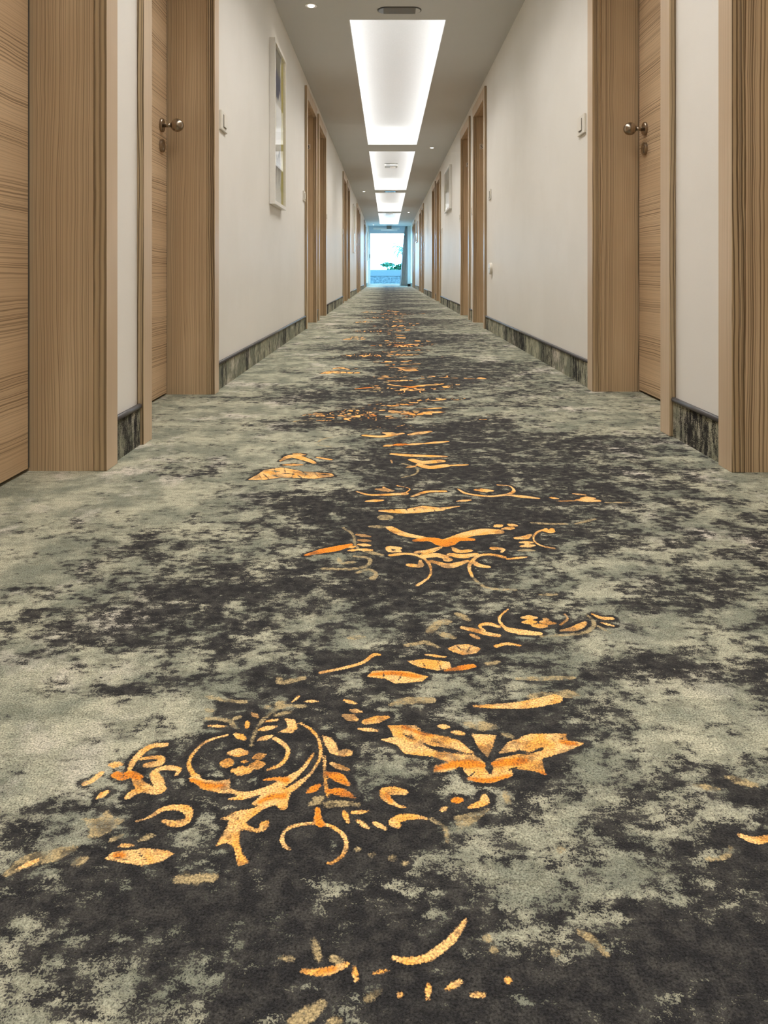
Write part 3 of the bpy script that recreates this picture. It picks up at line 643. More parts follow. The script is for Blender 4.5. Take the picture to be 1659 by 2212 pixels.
DARK_MAP = [
[8,8,8,8,8,8,8,8,8,8,9,11,13,15,17,19,19,19,19,22,23,28,33,35,35,35,33,31,30,26,23,20,17,13,11,11,11,11,11,11,11,11,11,11,11,11,11],
[8,8,8,8,8,8,8,8,8,9,11,14,16,19,21,23,23,20,23,27,33,35,35,35,35,35,35,35,35,31,28,24,20,16,12,11,11,11,11,11,11,11,11,11,11,11,11],
[8,8,8,8,8,8,8,8,8,11,15,19,23,26,30,30,29,30,31,33,33,33,31,27,21,21,29,34,35,33,29,26,22,18,14,11,11,11,11,11,11,11,11,11,11,11,11],
[8,8,8,8,8,8,8,8,9,12,15,18,21,23,26,26,30,32,32,32,31,33,28,18,9,12,17,25,32,35,31,28,24,20,16,12,11,11,11,11,11,11,11,11,11,11,11],
[8,8,8,8,8,8,8,8,9,10,12,13,15,16,19,21,21,25,27,29,32,34,32,25,15,15,16,17,22,27,28,25,22,19,16,13,10,10,10,10,10,10,10,10,10,10,10],
[8,8,8,8,8,8,8,8,10,11,12,14,15,17,22,24,24,23,27,31,34,32,29,24,22,19,17,20,22,23,23,21,19,17,15,13,11,10,10,10,10,10,10,10,10,10,10],
[8,8,8,8,8,8,8,7,6,6,5,4,4,6,9,14,19,24,24,27,30,23,18,16,24,25,20,22,23,23,23,22,20,18,16,14,12,10,10,10,10,10,10,10,10,10,10],
[8,8,8,8,8,8,7,6,5,3,2,1,1,3,7,12,21,28,31,31,30,23,17,12,23,30,28,18,8,10,13,15,15,14,13,12,12,11,10,10,10,10,10,10,10,10,10],
[8,8,8,8,8,8,6,5,4,3,2,0,1,2,5,9,17,24,31,31,31,30,27,22,27,31,30,24,13,10,9,10,10,10,10,10,10,10,10,10,10,10,10,10,10,10,10],
[8,8,8,8,8,7,6,5,4,3,2,1,2,5,10,13,14,22,29,30,31,31,29,24,25,26,27,25,17,11,8,8,11,11,11,11,11,11,11,10,10,10,10,10,10,10,10],
[8,8,8,8,8,7,6,6,5,5,4,5,8,17,26,18,13,19,25,29,29,25,21,17,16,16,17,19,18,16,10,7,15,19,18,16,15,13,12,10,10,10,10,10,10,10,10],
[8,8,8,8,7,7,6,6,5,4,4,6,9,12,14,15,17,21,25,29,30,28,25,23,21,19,19,19,23,28,28,27,26,26,24,21,19,16,14,11,10,10,10,10,10,10,10],
[8,8,8,8,8,8,8,8,8,8,11,15,16,16,17,17,19,21,22,24,25,27,27,28,27,25,22,19,18,19,21,22,23,23,22,20,18,16,14,12,10,10,10,10,10,10,10],
[8,8,8,8,9,10,11,12,13,15,19,23,22,21,21,21,21,20,20,19,21,24,27,29,30,29,26,21,17,14,12,13,14,17,19,18,17,15,14,12,11,10,10,10,10,10,10],
[8,8,8,9,11,13,14,16,18,20,22,24,25,26,26,26,24,23,20,17,18,20,23,26,28,30,30,26,22,17,13,11,10,12,17,19,17,16,15,13,12,10,10,10,10,10,10],
[8,8,9,10,12,14,15,17,18,19,20,23,25,27,28,28,26,24,21,17,19,22,23,25,26,27,28,24,21,19,17,16,15,14,16,18,17,16,14,13,12,11,10,10,10,10,10],
[8,8,9,10,12,13,14,16,16,16,18,21,24,27,30,30,28,26,22,19,22,25,26,25,24,24,24,21,18,18,20,22,22,22,20,17,16,15,14,13,12,11,10,10,10,10,10],
[8,8,9,9,10,11,11,12,13,13,16,20,23,26,29,29,29,28,27,26,28,30,30,29,27,24,22,19,16,14,18,21,23,26,26,22,18,17,15,14,13,12,11,10,10,10,10],
[8,8,8,8,8,7,7,9,10,13,16,19,22,24,27,28,30,30,30,30,32,34,34,33,31,26,22,18,15,12,15,18,21,25,29,26,22,19,17,16,15,13,12,10,10,10,10],
[7,7,7,6,6,6,6,9,11,14,17,20,21,22,23,25,26,25,25,25,28,31,33,33,34,29,25,21,18,15,15,16,17,19,21,21,20,20,18,17,15,14,12,11,10,10,10],
[7,6,6,5,5,4,6,9,12,15,18,20,20,19,20,21,22,21,20,21,25,29,32,33,35,31,27,23,21,18,16,16,16,16,16,16,17,19,19,18,16,15,13,12,10,10,10],
[7,6,6,5,4,5,7,9,12,16,21,21,20,19,19,19,19,19,19,21,25,30,32,33,35,32,29,26,24,22,20,19,18,17,17,16,17,19,22,20,18,17,15,13,11,10,10],
[6,6,5,5,4,5,7,8,13,18,23,21,20,19,18,17,16,18,19,22,26,30,32,33,34,33,30,28,26,25,24,22,21,19,18,17,16,19,22,22,20,18,16,14,12,10,10],
[7,7,7,6,7,9,11,13,15,17,18,18,17,17,18,18,19,21,23,26,29,32,33,33,33,32,32,32,30,28,26,24,22,20,19,19,18,19,20,21,19,18,16,14,13,11,10],
[8,7,7,7,9,12,14,15,14,14,14,15,15,16,17,19,21,24,27,29,31,34,34,32,31,31,33,34,33,31,28,26,23,21,19,19,19,19,19,19,19,17,16,15,13,12,10],
[7,6,6,7,9,10,12,11,10,10,11,11,12,14,16,17,21,25,28,30,31,33,32,31,30,30,31,32,32,30,29,27,24,22,19,19,18,18,18,19,19,18,17,15,14,12,11],
[6,5,5,6,7,9,8,7,6,6,7,8,10,12,14,16,21,25,30,31,31,32,31,30,29,28,30,31,31,30,29,27,25,22,20,19,18,17,17,18,19,19,17,16,15,13,12],
[4,3,3,4,5,6,5,5,4,5,6,7,9,13,16,19,23,28,32,31,31,30,29,28,26,26,28,30,31,30,29,28,26,24,22,20,19,17,17,17,17,18,17,15,14,13,12],
[2,1,2,2,2,3,3,4,4,5,6,8,11,16,21,24,28,31,34,32,31,29,27,25,23,23,26,28,31,31,30,30,29,26,24,22,21,20,18,17,16,15,14,13,13,12,12],
[1,0,0,0,0,1,2,3,4,5,7,8,13,19,24,27,30,32,33,31,30,28,26,24,21,20,23,27,30,31,31,31,30,28,26,24,22,21,20,19,16,14,11,11,11,11,11],
[0,0,0,0,0,2,3,4,4,5,6,7,11,15,19,21,22,24,25,25,26,27,26,24,23,21,23,25,27,28,28,29,29,28,26,24,23,22,21,20,16,13,10,8,9,9,9],
[0,0,0,0,1,2,3,4,4,4,5,6,9,12,14,15,15,16,17,20,23,26,26,25,24,23,23,24,24,25,26,27,28,27,26,24,23,22,21,20,17,13,10,6,6,7,8],
[0,0,0,0,2,3,4,5,6,6,7,8,9,11,12,12,12,12,13,18,22,26,27,27,26,25,25,25,25,25,26,26,27,27,26,25,24,22,21,20,18,14,10,6,4,5,6],
[0,0,0,1,3,4,6,8,10,12,14,13,13,12,12,12,12,12,14,18,23,28,29,29,29,29,29,28,28,27,27,27,27,27,26,25,24,23,21,19,18,15,11,8,4,5,6],
[0,0,0,2,4,6,8,11,14,18,19,17,15,13,12,12,12,12,14,19,24,29,31,32,32,33,32,32,31,30,29,29,28,27,26,25,24,23,21,19,18,15,12,9,6,4,5],
[0,0,1,3,5,6,9,13,17,20,20,18,15,12,11,12,12,13,16,20,25,30,31,32,33,33,33,32,31,30,29,29,28,27,26,25,24,23,21,19,17,15,13,10,7,4,5],
[0,0,1,3,4,6,9,12,15,18,17,15,12,10,11,12,13,15,18,22,26,30,31,31,30,30,30,29,29,28,27,27,26,26,25,24,23,22,21,19,17,15,13,10,8,5,4],
[0,0,2,3,4,6,8,10,13,15,13,12,10,9,11,13,15,17,20,23,27,30,30,29,28,27,26,26,26,26,25,25,25,25,24,23,22,21,20,18,16,15,13,11,8,6,4],
[0,1,2,3,4,5,7,9,11,11,11,10,9,8,11,14,16,19,22,25,27,30,30,28,26,24,23,23,23,23,23,23,23,23,23,22,21,21,20,18,16,14,12,11,9,7,5],
[1,2,3,4,5,6,7,8,9,9,9,9,8,8,10,12,14,17,19,22,25,28,29,28,27,26,25,25,25,25,24,25,25,25,25,24,23,22,21,20,18,16,14,12,10,9,7],
[3,3,4,5,6,6,7,7,8,8,8,8,8,8,10,11,12,14,17,20,23,26,27,27,27,27,27,27,26,26,25,26,26,27,27,26,25,24,23,21,19,18,16,14,12,10,9],
[4,5,6,6,7,6,6,6,6,6,7,7,8,8,9,10,10,11,15,18,21,24,26,27,28,28,29,28,28,27,26,27,27,28,29,29,27,26,24,23,21,19,17,16,14,12,10],
[5,6,7,8,7,6,5,5,4,5,6,7,8,8,8,8,8,9,12,16,19,22,25,26,28,30,31,30,29,28,27,28,28,29,30,31,29,27,26,24,22,21,19,17,16,14,12],
[5,6,7,7,6,6,5,4,4,5,6,7,8,8,8,8,8,9,12,16,19,22,24,26,27,29,30,29,29,28,27,27,27,28,28,29,28,26,25,23,22,20,19,17,16,14,13],
[5,6,6,6,5,5,4,4,5,5,6,7,8,8,8,8,8,9,13,16,19,22,24,26,27,28,30,29,28,27,26,26,26,26,26,26,26,24,23,22,21,19,18,17,15,14,13],
[5,5,5,5,5,5,4,4,5,6,6,7,8,8,8,8,8,10,13,16,19,22,24,25,26,28,29,28,27,26,26,25,25,25,24,24,24,23,22,20,19,18,17,16,15,14,13],
[4,5,5,5,4,4,4,4,5,6,7,7,8,8,8,8,8,10,13,16,19,22,24,25,26,27,28,27,27,26,25,24,24,23,23,22,22,21,20,19,18,17,16,15,14,13,12],
]

# ------------------------------------------------------------------ carpeted floor
def build_floor():
    XA, XB = -WL - REC - 0.07, WR + REC + 0.07
    xs = np.concatenate([np.arange(XA, -0.42, 0.012), np.arange(-0.42, 0.50, 0.002), np.arange(0.50, XB, 0.012), [XB]])
    ys = [Y0]
    while ys[-1] < 0.3: ys.append(ys[-1] + 0.06)
    ys[-1] = 0.3
    while ys[-1] < Y1:
        y = ys[-1]; ys.append(y + 0.0014 + 0.0016 * y * y if y < 6 else y + 0.065)
    ys[-1] = Y1; ys = np.array(ys)
    nx, ny = len(xs), len(ys)
    X, Y = np.meshgrid(xs, ys)
    # dark amount: one woven repeat of 1.85 m tiled along the corridor
    mp = np.array(DARK_MAP, float) / 35.0
    fx = np.clip((X + 0.86) / 0.04, 0, mp.shape[1] - 1.001); fy = ((Y - 0.48) / 1.85 * mp.shape[0]) % mp.shape[0]
    ix = fx.astype(int); iy = fy.astype(int); tx = fx - ix; ty = fy - iy; iy1 = (iy + 1) % mp.shape[0]
    dark = (mp[iy, ix] * (1 - tx) + mp[iy, ix + 1] * tx) * (1 - ty) + (mp[iy1, ix] * (1 - tx) + mp[iy1, ix + 1] * tx) * ty
    orn = np.full(X.shape, -12.0); deep = orn.copy(); pale = orn.copy()
    PADW = 0.012
    for n in range(0, 5):
        for kind, typ, data in sorted(STROKES, key=lambda q: q[0] == 3):
            st = 3 if typ == 'L' else 2
            P = np.array(data, float).reshape(-1, st) / 10000.0
            px, py = P[:, 0], P[:, 1] + 1.85 * n
            rad = P[:, 2] if st == 3 else np.zeros(len(P))
            if st == 3 and len(P) == 2:     # short marks are leaf shaped
                px = np.array([px[0], px[0] * .5 + px[1] * .5, px[1]]); py = np.array([py[0], py[0] * .5 + py[1] * .5, py[1]])
                q0, q1 = rad; rad = np.array([q0 * 0.55, (q0 + q1) * 0.54, q1 * 0.55])
            if st == 3 and len(P) > 2:      # round the stroke off with a Catmull-Rom curve
                Q = np.column_stack([px, py, rad]); Q = np.vstack([2 * Q[0] - Q[1], Q, 2 * Q[-1] - Q[-2]]); res = []
                for a in range(1, len(Q) - 2):
                    for u in (0.0, 0.25, 0.5, 0.75):
                        p0, p1, p2, p3 = Q[a - 1], Q[a], Q[a + 1], Q[a + 2]
                        res.append(0.5 * (2 * p1 + (p2 - p0) * u + (2 * p0 - 5 * p1 + 4 * p2 - p3) * u * u + (3 * p1 - p0 - 3 * p2 + p3) * u ** 3))
                res.append(Q[-2]); Q = np.array(res); px, py, rad = Q[:, 0], Q[:, 1], np.maximum(Q[:, 2], 0.0003)
            m = PADW + rad.max()
            i0, i1 = np.searchsorted(ys, [py.min() - m, py.max() + m]); j0, j1 = np.searchsorted(xs, [px.min() - m, px.max() + m])
            if i1 <= i0 or j1 <= j0: continue
            gx, gy = X[i0:i1, j0:j1], Y[i0:i1, j0:j1]
            sd = np.full(gx.shape, -1.0)
            k = len(px)
            segs = [(a, a + 1) for a in range(k - 1)] + ([(k - 1, 0)] if typ == 'P' else [])
            ins = np.zeros(gx.shape, bool)
            for a, b in segs:
                ax, ay, bx, by = px[a], py[a], px[b], py[b]
                dx, dy = bx - ax, by - ay; L2 = dx * dx + dy * dy + 1e-12
                t = np.clip(((gx - ax) * dx + (gy - ay) * dy) / L2, 0, 1)
                dist = np.hypot(gx - ax - t * dx, gy - ay - t * dy)
                sd = np.maximum(sd, rad[a] * (1 - t) + rad[b] * t - dist)
                if typ == 'P' and abs(by - ay) > 1e-9:
                    c = ((ay > gy) != (by > gy)) & (gx < ax + (gy - ay) * dx / (by - ay)); ins ^= c
            if typ == 'P': sd = np.where(ins, -sd, sd)
            sd = np.clip(sd * 1000.0, -12, 8)
            if kind == 3:
                orn[i0:i1, j0:j1] = np.minimum(orn[i0:i1, j0:j1], -sd); pale[i0:i1, j0:j1] = np.minimum(pale[i0:i1, j0:j1], -sd); continue
            if kind == 2: pale[i0:i1, j0:j1] = np.maximum(pale[i0:i1, j0:j1], sd)
            else: orn[i0:i1, j0:j1] = np.maximum(orn[i0:i1, j0:j1], sd)
            if kind == 1: deep[i0:i1, j0:j1] = np.maximum(deep[i0:i1, j0:j1], sd)
    co = np.stack([X, Y, np.zeros_like(X)], -1).reshape(-1, 3).astype(np.float32)
    a = (np.arange(ny - 1)[:, None] * nx + np.arange(nx - 1)[None, :]).ravel()
    quads = np.stack([a, a + 1, a + 1 + nx, a + nx], 1).astype(np.int32)
    me = bpy.data.meshes.new('floor')
    me.vertices.add(len(co)); me.vertices.foreach_set('co', co.ravel())
    me.loops.add(quads.size); me.loops.foreach_set('vertex_index', quads.ravel())
    me.polygons.add(len(quads)); me.polygons.foreach_set('loop_start', np.arange(0, quads.size, 4, dtype=np.int32))
    me.update(calc_edges=True)
    for nm, arr in (('dark_amount', dark), ('ornament', orn), ('deep_orange', deep), ('pale_ornament', pale)):
        at = me.attributes.new(nm, 'FLOAT', 'POINT'); at.data.foreach_set('value', arr.ravel().astype(np.float32))
    me.materials.append(M['carpet'])
    o = bpy.data.objects.new('floor', me); COL.objects.link(o)
    tag(o, 'sage and charcoal mottled carpet with orange scroll ornaments', 'carpet', kind='structure')
build_floor()
bm = bmesh.new(); box(bm, -WL - 0.3, WR + 0.3, Y0 - 0.1, Y1 + 0.12, -0.12, -0.002)
tag(obj('floor', bm, M['slot']), 'dark sub floor slab below the carpet', 'floor slab', kind='structure')

# ------------------------------------------------------------------ walls with door openings
def side_doors(side):
    return [(a + n * PER, b + n * PER) for n in range(NG) for a, b in (LDOORS if side < 0 else RDOORS)]
def wall_side(side, name):
    W0 = WL if side < 0 else WR; x0, x1 = side * W0, side * (W0 + 0.26)
    bm = bmesh.new(); y = Y0
    for a, b in side_doors(side):
        box(bm, x0, x1, y, a + 0.05, 0, HC); box(bm, x0, x1, a + 0.05, b - 0.05, HEAD + 0.02, HC); y = b - 0.05
    box(bm, x0, x1, y, Y1, 0, HC)
    box(bm, x1, side * (W0 + 0.32), Y0, Y1, 0, HC + 0.4)
    return tag(obj(name, bm, M['wall']), 'cream painted corridor wall on the %s with door openings' % ('left' if side < 0 else 'right'), 'wall', kind='structure')
wall_side(-1, 'wall_left'); wall_side(1, 'wall_right')
WX0, WX1, WZ0, WZ1 = -0.655, 0.755, 0.035, 1.955      # opening of the end window
bm = bmesh.new()
box(bm, -WL - 0.32, WX0, Y1, Y1 + 0.12, 0, HC + 0.4); box(bm, WX1, WR + 0.32, Y1, Y1 + 0.12, 0, HC + 0.4)
box(bm, WX0, WX1, Y1, Y1 + 0.12, HC, HC + 0.4); box(bm, WX0, WX1, Y1, Y1 + 0.12, 0, WZ0)
tag(obj('wall_end', bm, M['wall']), 'far end wall of the corridor around the bright window', 'wall', kind='structure')
tag(boxo('wall_back', (-WL - 0.32, WR + 0.32, Y0 - 0.12, Y0, 0, HC + 0.4), M['wall']), 'cream wall closing the corridor behind the viewer', 'wall', kind='structure')

# ------------------------------------------------------------------ ceiling with slots for the light trays
trays = [(SY0 + n * PER, SY1 + n * PER) for n in range(-2, 4)]
bm = bmesh.new(); XA, XB = -WL, WR; y = Y0
for a, b in trays:
    box(bm, XA, XB, y, a, HC, HC + 0.02); box(bm, XA, SX0, a, b, HC, HC + 0.02); box(bm, SX1, XB, a, b, HC, HC + 0.02); y = b
box(bm, XA, XB, y, Y1, HC, HC + 0.02)
tag(obj('ceiling', bm, M['ceil']), 'plain off white ceiling with long recessed light trays', 'ceiling', kind='structure')
tag(boxo('ceiling', (-WL - 0.32, WR + 0.32, Y0 - 0.12, Y1 + 0.12, HC + 0.36, HC + 0.42), M['ceil']), 'upper slab above the recessed light trays', 'ceiling', kind='structure')

# ------------------------------------------------------------------ recessed light trays
def make_tray():
    L = SY1 - SY0; Wd = SX1 - SX0; e = 0.29; ey = 0.25; h = 0.219
    r = empty('cove_light')
    bm = bmesh.new()   # recess box, open below
    x0, x1, y0, y1, z0, z1 = -e, Wd + e, -ey, L + ey, 0.021, h; t = 0.012
    box(bm, x0, x1, y0, y1, z1, z1 + t); box(bm, x0 - t, x0, y0 - t, y1 + t, z0, z1 + t); box(bm, x1, x1 + t, y0 - t, y1 + t, z0, z1 + t)
    box(bm, x0, x1, y0 - t, y0, z0, z1 + t); box(bm, x0, x1, y1, y1 + t, z0, z1 + t)
    obj('recess', bm, M['tray'], r)
    bm = bmesh.new(); s = 0.006; u = 0.045   # upstand lip round the opening
    box(bm, 0, s, 0, L, 0.0004, u); box(bm, Wd - s, Wd, 0, L, 0.0004, u); box(bm, s, Wd - s, 0, s, 0.0004, u); box(bm, s, Wd - s, L - s, L, 0.0004, u)
    obj('lip', bm, M['tray'], r)
    c, q = 0.010, 0.017        # strips tilted inwards at the foot of the recess
    for p in (((-0.215 - c / 2, 0, 0.030 + q / 2), (-0.215 + c / 2, 0, 0.030 - q / 2), (0, L, 0)),
              ((Wd + 0.215 + c / 2, 0, 0.030 + q / 2), (Wd + 0.215 - c / 2, 0, 0.030 - q / 2), (0, L, 0)),
              ((0, -0.185 - c / 2, 0.030 + q / 2), (0, -0.185 + c / 2, 0.030 - q / 2), (Wd, 0, 0)),
              ((0, L + 0.185 + c / 2, 0.030 + q / 2), (0, L + 0.185 - c / 2, 0.030 - q / 2), (Wd, 0, 0))):
        bm = bmesh.new(); A, B, D = Vector(p[0]), Vector(p[1]), Vector(p[2])
        bm.faces.new([bm.verts.new(x) for x in (A, B, B + D, A + D)]); obj('led_strip', bm, M['led'], r)
    ld = bpy.data.lights.new('tray_fill', 'AREA'); ld.shape = 'RECTANGLE'; ld.size = Wd - 0.02; ld.size_y = L - 0.02  # added fill lamp; the tray's own light comes from the strips
    ld.energy = TRAY_FILL_W; ld.color = LED_COL; ld.spread = math.radians(125)
    lo = bpy.data.objects.new('tray_fill', ld); COL.objects.link(lo); lo.parent = r; lo.location = (Wd / 2, L / 2, h - 0.015)
    return r
tr0 = make_tray()
ORD = ['nearest', 'second', 'third', 'fourth', 'fifth']
for i, (a, b) in enumerate(trays):
    o = tr0 if i == 0 else copy_tree(tr0)
    o.location = (SX0, a, HC)
    n = i - 2
    lab = ('recessed white light tray on the ceiling behind the viewer' if n == -2 else 'recessed white light tray on the ceiling directly over the viewer' if n == -1 else
           ['largest glowing recessed light tray, nearest one on the ceiling', 'second glowing light tray from the front, with a white detector in it',
            'third glowing light tray from the front on the ceiling', 'farthest small glowing light tray, closest to the end window'][n])
    tag(o, lab, 'ceiling light', 'recessed light trays along the ceiling')

# ------------------------------------------------------------------ doors
def tile_root(name, side, ya):
    return empty(name, (side * (WL if side < 0 else WR), ya, 0))
def make_door(side, width, knob_far, idx, label):
    """local x = 0 at the wall face, growing into the wall away from the corridor (times side)"""
    r = empty('door_%d' % idx); s = side; w = width
    bm = bmesh.new()
    def cas(y0, y1, z0, z1, name='door_casing'):
        b = bmesh.new(); box(b, -s * CAS_T, s * 0.0, y0, y1, z0, z1); return b
    inner0, inner1 = CAS_W, w - CAS_W
    # side casings: face board plus return into the reveal
    for k, (fa, fb, ra, rb) in enumerate(((0, inner0, inner0 - 0.022, inner0), (inner1, w, inner1, inner1 + 0.022))):
        b = bmesh.new(); box(b, -s * CAS_T, -s * 0.0005, fa, fb, 0, HEADTOP); box(b, -s * 0.0005, s * CAS_R, ra, rb, 0, HEAD)
        oc = obj('door_casing', b, M['casing'], r, bevel=0.0016); oc.data.materials.append(M['edge'])
        for p in oc.data.polygons:
            if abs(p.normal.y) > 0.7: p.material_index = 1
    b = bmesh.new(); box(b, -s * CAS_T, -s * 0.0005, inner0, inner1, HEAD, HEADTOP); box(b, -s * 0.0005, s * CAS_R, inner0, inner1, HEAD, HEAD + 0.018)
    obj('head_casing', b, M['casing'], r, bevel=0.0016)
    b = bmesh.new(); g = 0.003
    box(b, s * CAS_R, s * 0.25, inner0 - 0.024, inner0 - g, 0, HEAD + 0.02); box(b, s * CAS_R, s * 0.25, inner1 + g, inner1 + 0.024, 0, HEAD + 0.02)
    box(b, s * CAS_R, s * 0.25, inner0 - g, inner1 + g, HEAD + g, HEAD + 0.0195)
    obj('door_lining', b, M['lining'], r)
    # leaf with a dark gap round it
    lx0, lx1 = s * REC, s * (REC + 0.04)
    leaf = boxo('door_leaf', (lx0, lx1, inner0 + 0.002, inner1 - 0.008, 0.009, HEAD - 0.002), M['leaf'], r, bevel=0.001)
    # stop board behind the leaf; dark strips put the gap's shade into colour
    b = bmesh.new(); box(b, s * (REC + 0.042), s * (REC + 0.06), inner0 - g, inner1 + g, 0, HEAD + g)
    box(b, s * (REC + 0.002), s * (REC + 0.042), inner1 - 0.007, inner1 + g, 0.009, HEAD); box(b, s * (REC + 0.002), s * (REC + 0.042), inner0 - g, inner0 + 0.001, 0.009, HEAD)
    obj('gap_shade_strip', b, M['slot'], r)
    ky = inner1 - 0.085 if knob_far else inner0 + 0.085; kx = s * REC
    b = bmesh.new(); lathe(b, [(0, 0.0265), (-s * 0.008, 0.0265), (-s * 0.010, 0.0245)], 40, 'x', (kx, ky, 1.064))
    ros = obj('knob_rosette', b, M['bronze'], leaf, smooth=False)
    b = bmesh.new(); lathe(b, [(-s * 0.009, 0.0085), (-s * 0.043, 0.0085)], 24, 'x', (kx, ky, 1.064))
    R_ = 0.0258; prof = [(-s * (0.0625 - R_ * math.cos(a)), max(R_ * math.sin(a), 0.0004)) for a in [math.pi * i / 20 for i in range(0, 21)]]
    lathe(b, prof, 36, 'x', (kx, ky, 1.064))
    kn = obj('door_knob', b, M['bronze'], leaf, smooth=True)
    b = bmesh.new(); lathe(b, [(0, 0.0255), (-s * 0.009, 0.0255), (-s * 0.011, 0.0235)], 40, 'x', (kx, ky, 0.984))
    box(b, kx - s * 0.0105, kx - s * 0.0135, ky - 0.0035, ky + 0.0035, 0.966, 0.992)
    obj('key_escutcheon', b, M['bronze'], leaf)
    return tag(r, label, 'door', kind='structure')
idx = 1; GRP = ['first', 'second', 'third', 'fourth', 'fifth']
protos = {}
def number_plate(door, side, width, text, align):
    # small plate on the far jamb facing down the corridor, with black figures
    s = side; yj = width - CAS_W + 0.003
    x0, x1 = s * 0.040, s * 0.108
    pl = boxo('number_plate', (x0, x1, yj - 0.002, yj, 1.697, 1.747), M['plate'], door)
    cu = bpy.data.curves.new('digit', 'FONT'); cu.body = text; cu.size = 0.052; cu.extrude = 0.0004; cu.align_x = 'LEFT'
    to = bpy.data.objects.new('digit', cu); COL.objects.link(to); bpy.context.view_layer.update()
    me = bpy.data.meshes.new_from_object(to.evaluated_get(bpy.context.evaluated_depsgraph_get())); bpy.data.objects.remove(to)
    me.materials.clear(); me.materials.append(M['ink'])
    d = bpy.data.objects.new('digit', me); COL.objects.link(d); d.parent = pl
    dx = (0.040 + 0.007) if s > 0 else -(0.040 + 0.035)
    d.location = (dx, yj - 0.0026, 1.7035); d.rotation_euler = (math.radians(90), 0, 0)
for side in (-1, 1):
    for n in range(NG):
        for k, (a, b) in enumerate(LDOORS if side < 0 else RDOORS):
            sn = 'left' if side < 0 else 'right'
            if n == 0:
                lab = 'grained wooden door at the %s edge of the photo, %s' % (sn, 'only partly in view' if k == 0 else '')
                if k == 1: lab = 'grained wooden door with ball knob in view on the %s wall' % sn
            else:
                lab = 'closed wooden door on the %s wall, %s pair from the front, %s of the two' % (sn, GRP[n], 'nearer' if k == 0 else 'farther')
            key = (side, k)
            if key in protos:
                d = copy_tree(protos[key]); d.name = 'door_%d' % idx; tag(d, lab, 'door', kind='structure')
            else:
                d = make_door(side, b - a, k == 1, idx, lab); protos[key] = d
            d.location = (side * (WL if side < 0 else WR), a + n * PER, 0)
            if n == 1 and not (side < 0 and k == 1):
                d['_plate'] = 1
            idx += 1
for o in list(COL.objects):
    if o.get('_plate'):
        del o['_plate']
        side = -1 if o.location.x < 0 else 1
        w = (LDOORS[0][1] - LDOORS[0][0]) if side < 0 else 0.916
        number_plate(o, side, w, '8' if side < 0 else '5', 'L')

# ------------------------------------------------------------------ skirting
def skirting(side):
    W0 = WL if side < 0 else WR; y = Y0; k = 0
    ds = side_doors(side) + [(Y1, Y1)]
    for i, (a, b) in enumerate(ds):
        if a - y > 0.05:
            x0, x1 = side * (W0 - 0.009), side * W0
            sn = 'left' if side < 0 else 'right'
            where = ('running behind the viewer before the first door' if i == 0 else 'after the last door, by the end window' if i == len(ds) - 1 else
                     'between the two doors of the %s pair' % GRP[(i - 1) // 2] if i % 2 == 1 else 'on the long stretch after the %s pair of doors' % GRP[i // 2 - 1])
            o = boxo('baseboard_%s' % sn, (x0, x1, y, a, 0.0, 0.104), M['skirt'])
            tag(o, 'carpet covered skirting on the %s wall, %s' % (sn, where), 'baseboard', kind='structure')
            b_ = bmesh.new(); n = 12; r = 0.0075
            lathe(b_, [(y + 0.0005, r), (a - 0.0005, r)], n, 'y', (side * (W0 - 0.0075), 0, 0.1105))
            obj('piping', b_, M['piping'], o, smooth=True)
        y = b
skirting(-1); skirting(1)

# ------------------------------------------------------------------ light switches and socket
def make_switch(side, w=0.12):
    r = empty('light_switch'); s = side
    b = bmesh.new(); box(b, 0, -s * 0.010, -w / 2, w / 2, -0.0425, 0.0425); obj('plate', b, M['plastic'], r, bevel=0.003)
    b = bmesh.new(); box(b, -s * 0.0098, -s * 0.0112, -0.026, 0.026, -0.027, 0.027); obj('groove', b, M['slot'], r)
    b = bmesh.new(); box(b, -s * 0.010, -s * 0.0155, -0.0245, 0.0245, -0.0255, 0.0255); obj('rocker', b, M['plastic'], r, bevel=0.0015)
    return r
for side in (-1, 1):
    base = make_switch(side); used = False; W0 = WL if side < 0 else WR; sn = 'left' if side < 0 else 'right'
    for n in range(0, NG):
        for which in (0, 1):
            if n == 0 and which == 0: continue
            yy = ((6.39 if side < 0 else 6.26) + (n - 1) * PER) if which == 0 else ((3.24 if side < 0 else 3.31) + n * PER)
            o = base if not used else copy_tree(base); used = True
            o.location = (side * W0, yy, 1.14)
            lab = 'cream light switch on the %s wall just %s the %s pair of doors' % (sn, 'before' if which == 0 else 'past', GRP[n])
            tag(o, lab, 'light switch', 'light switches beside the doors')
    if side > 0:
        for n in range(1, NG):
            o = copy_tree(base); o.location = (W0, 7.575 + (n - 1) * PER, 1.115)
            tag(o, 'cream light switch on the right wall between the doors of the %s pair' % GRP[n], 'light switch', 'light switches beside the doors')
r = empty('wall_socket', (WR, 6.19, 0.522))
b = bmesh.new(); lathe(b, [(0, 0.048), (-0.016, 0.048), (-0.022, 0.042)], 40, 'x'); obj('housing', b, M['plastic'], r)
b = bmesh.new(); lathe(b, [(-0.0215, 0.022), (-0.0225, 0.020)], 30, 'x'); obj('socket_face', b, M['plastic'], r)
b = bmesh.new(); lathe(b, [(-0.0222, 0.003), (-0.0230, 0.003)], 12, 'x', (0, -0.010, 0)); lathe(b, [(-0.0222, 0.003), (-0.0230, 0.003)], 12, 'x', (0, 0.010, 0)); obj('pin_hole', b, M['slot'], r)
tag(r, 'round white wall socket low on the right wall near the second pair', 'socket')

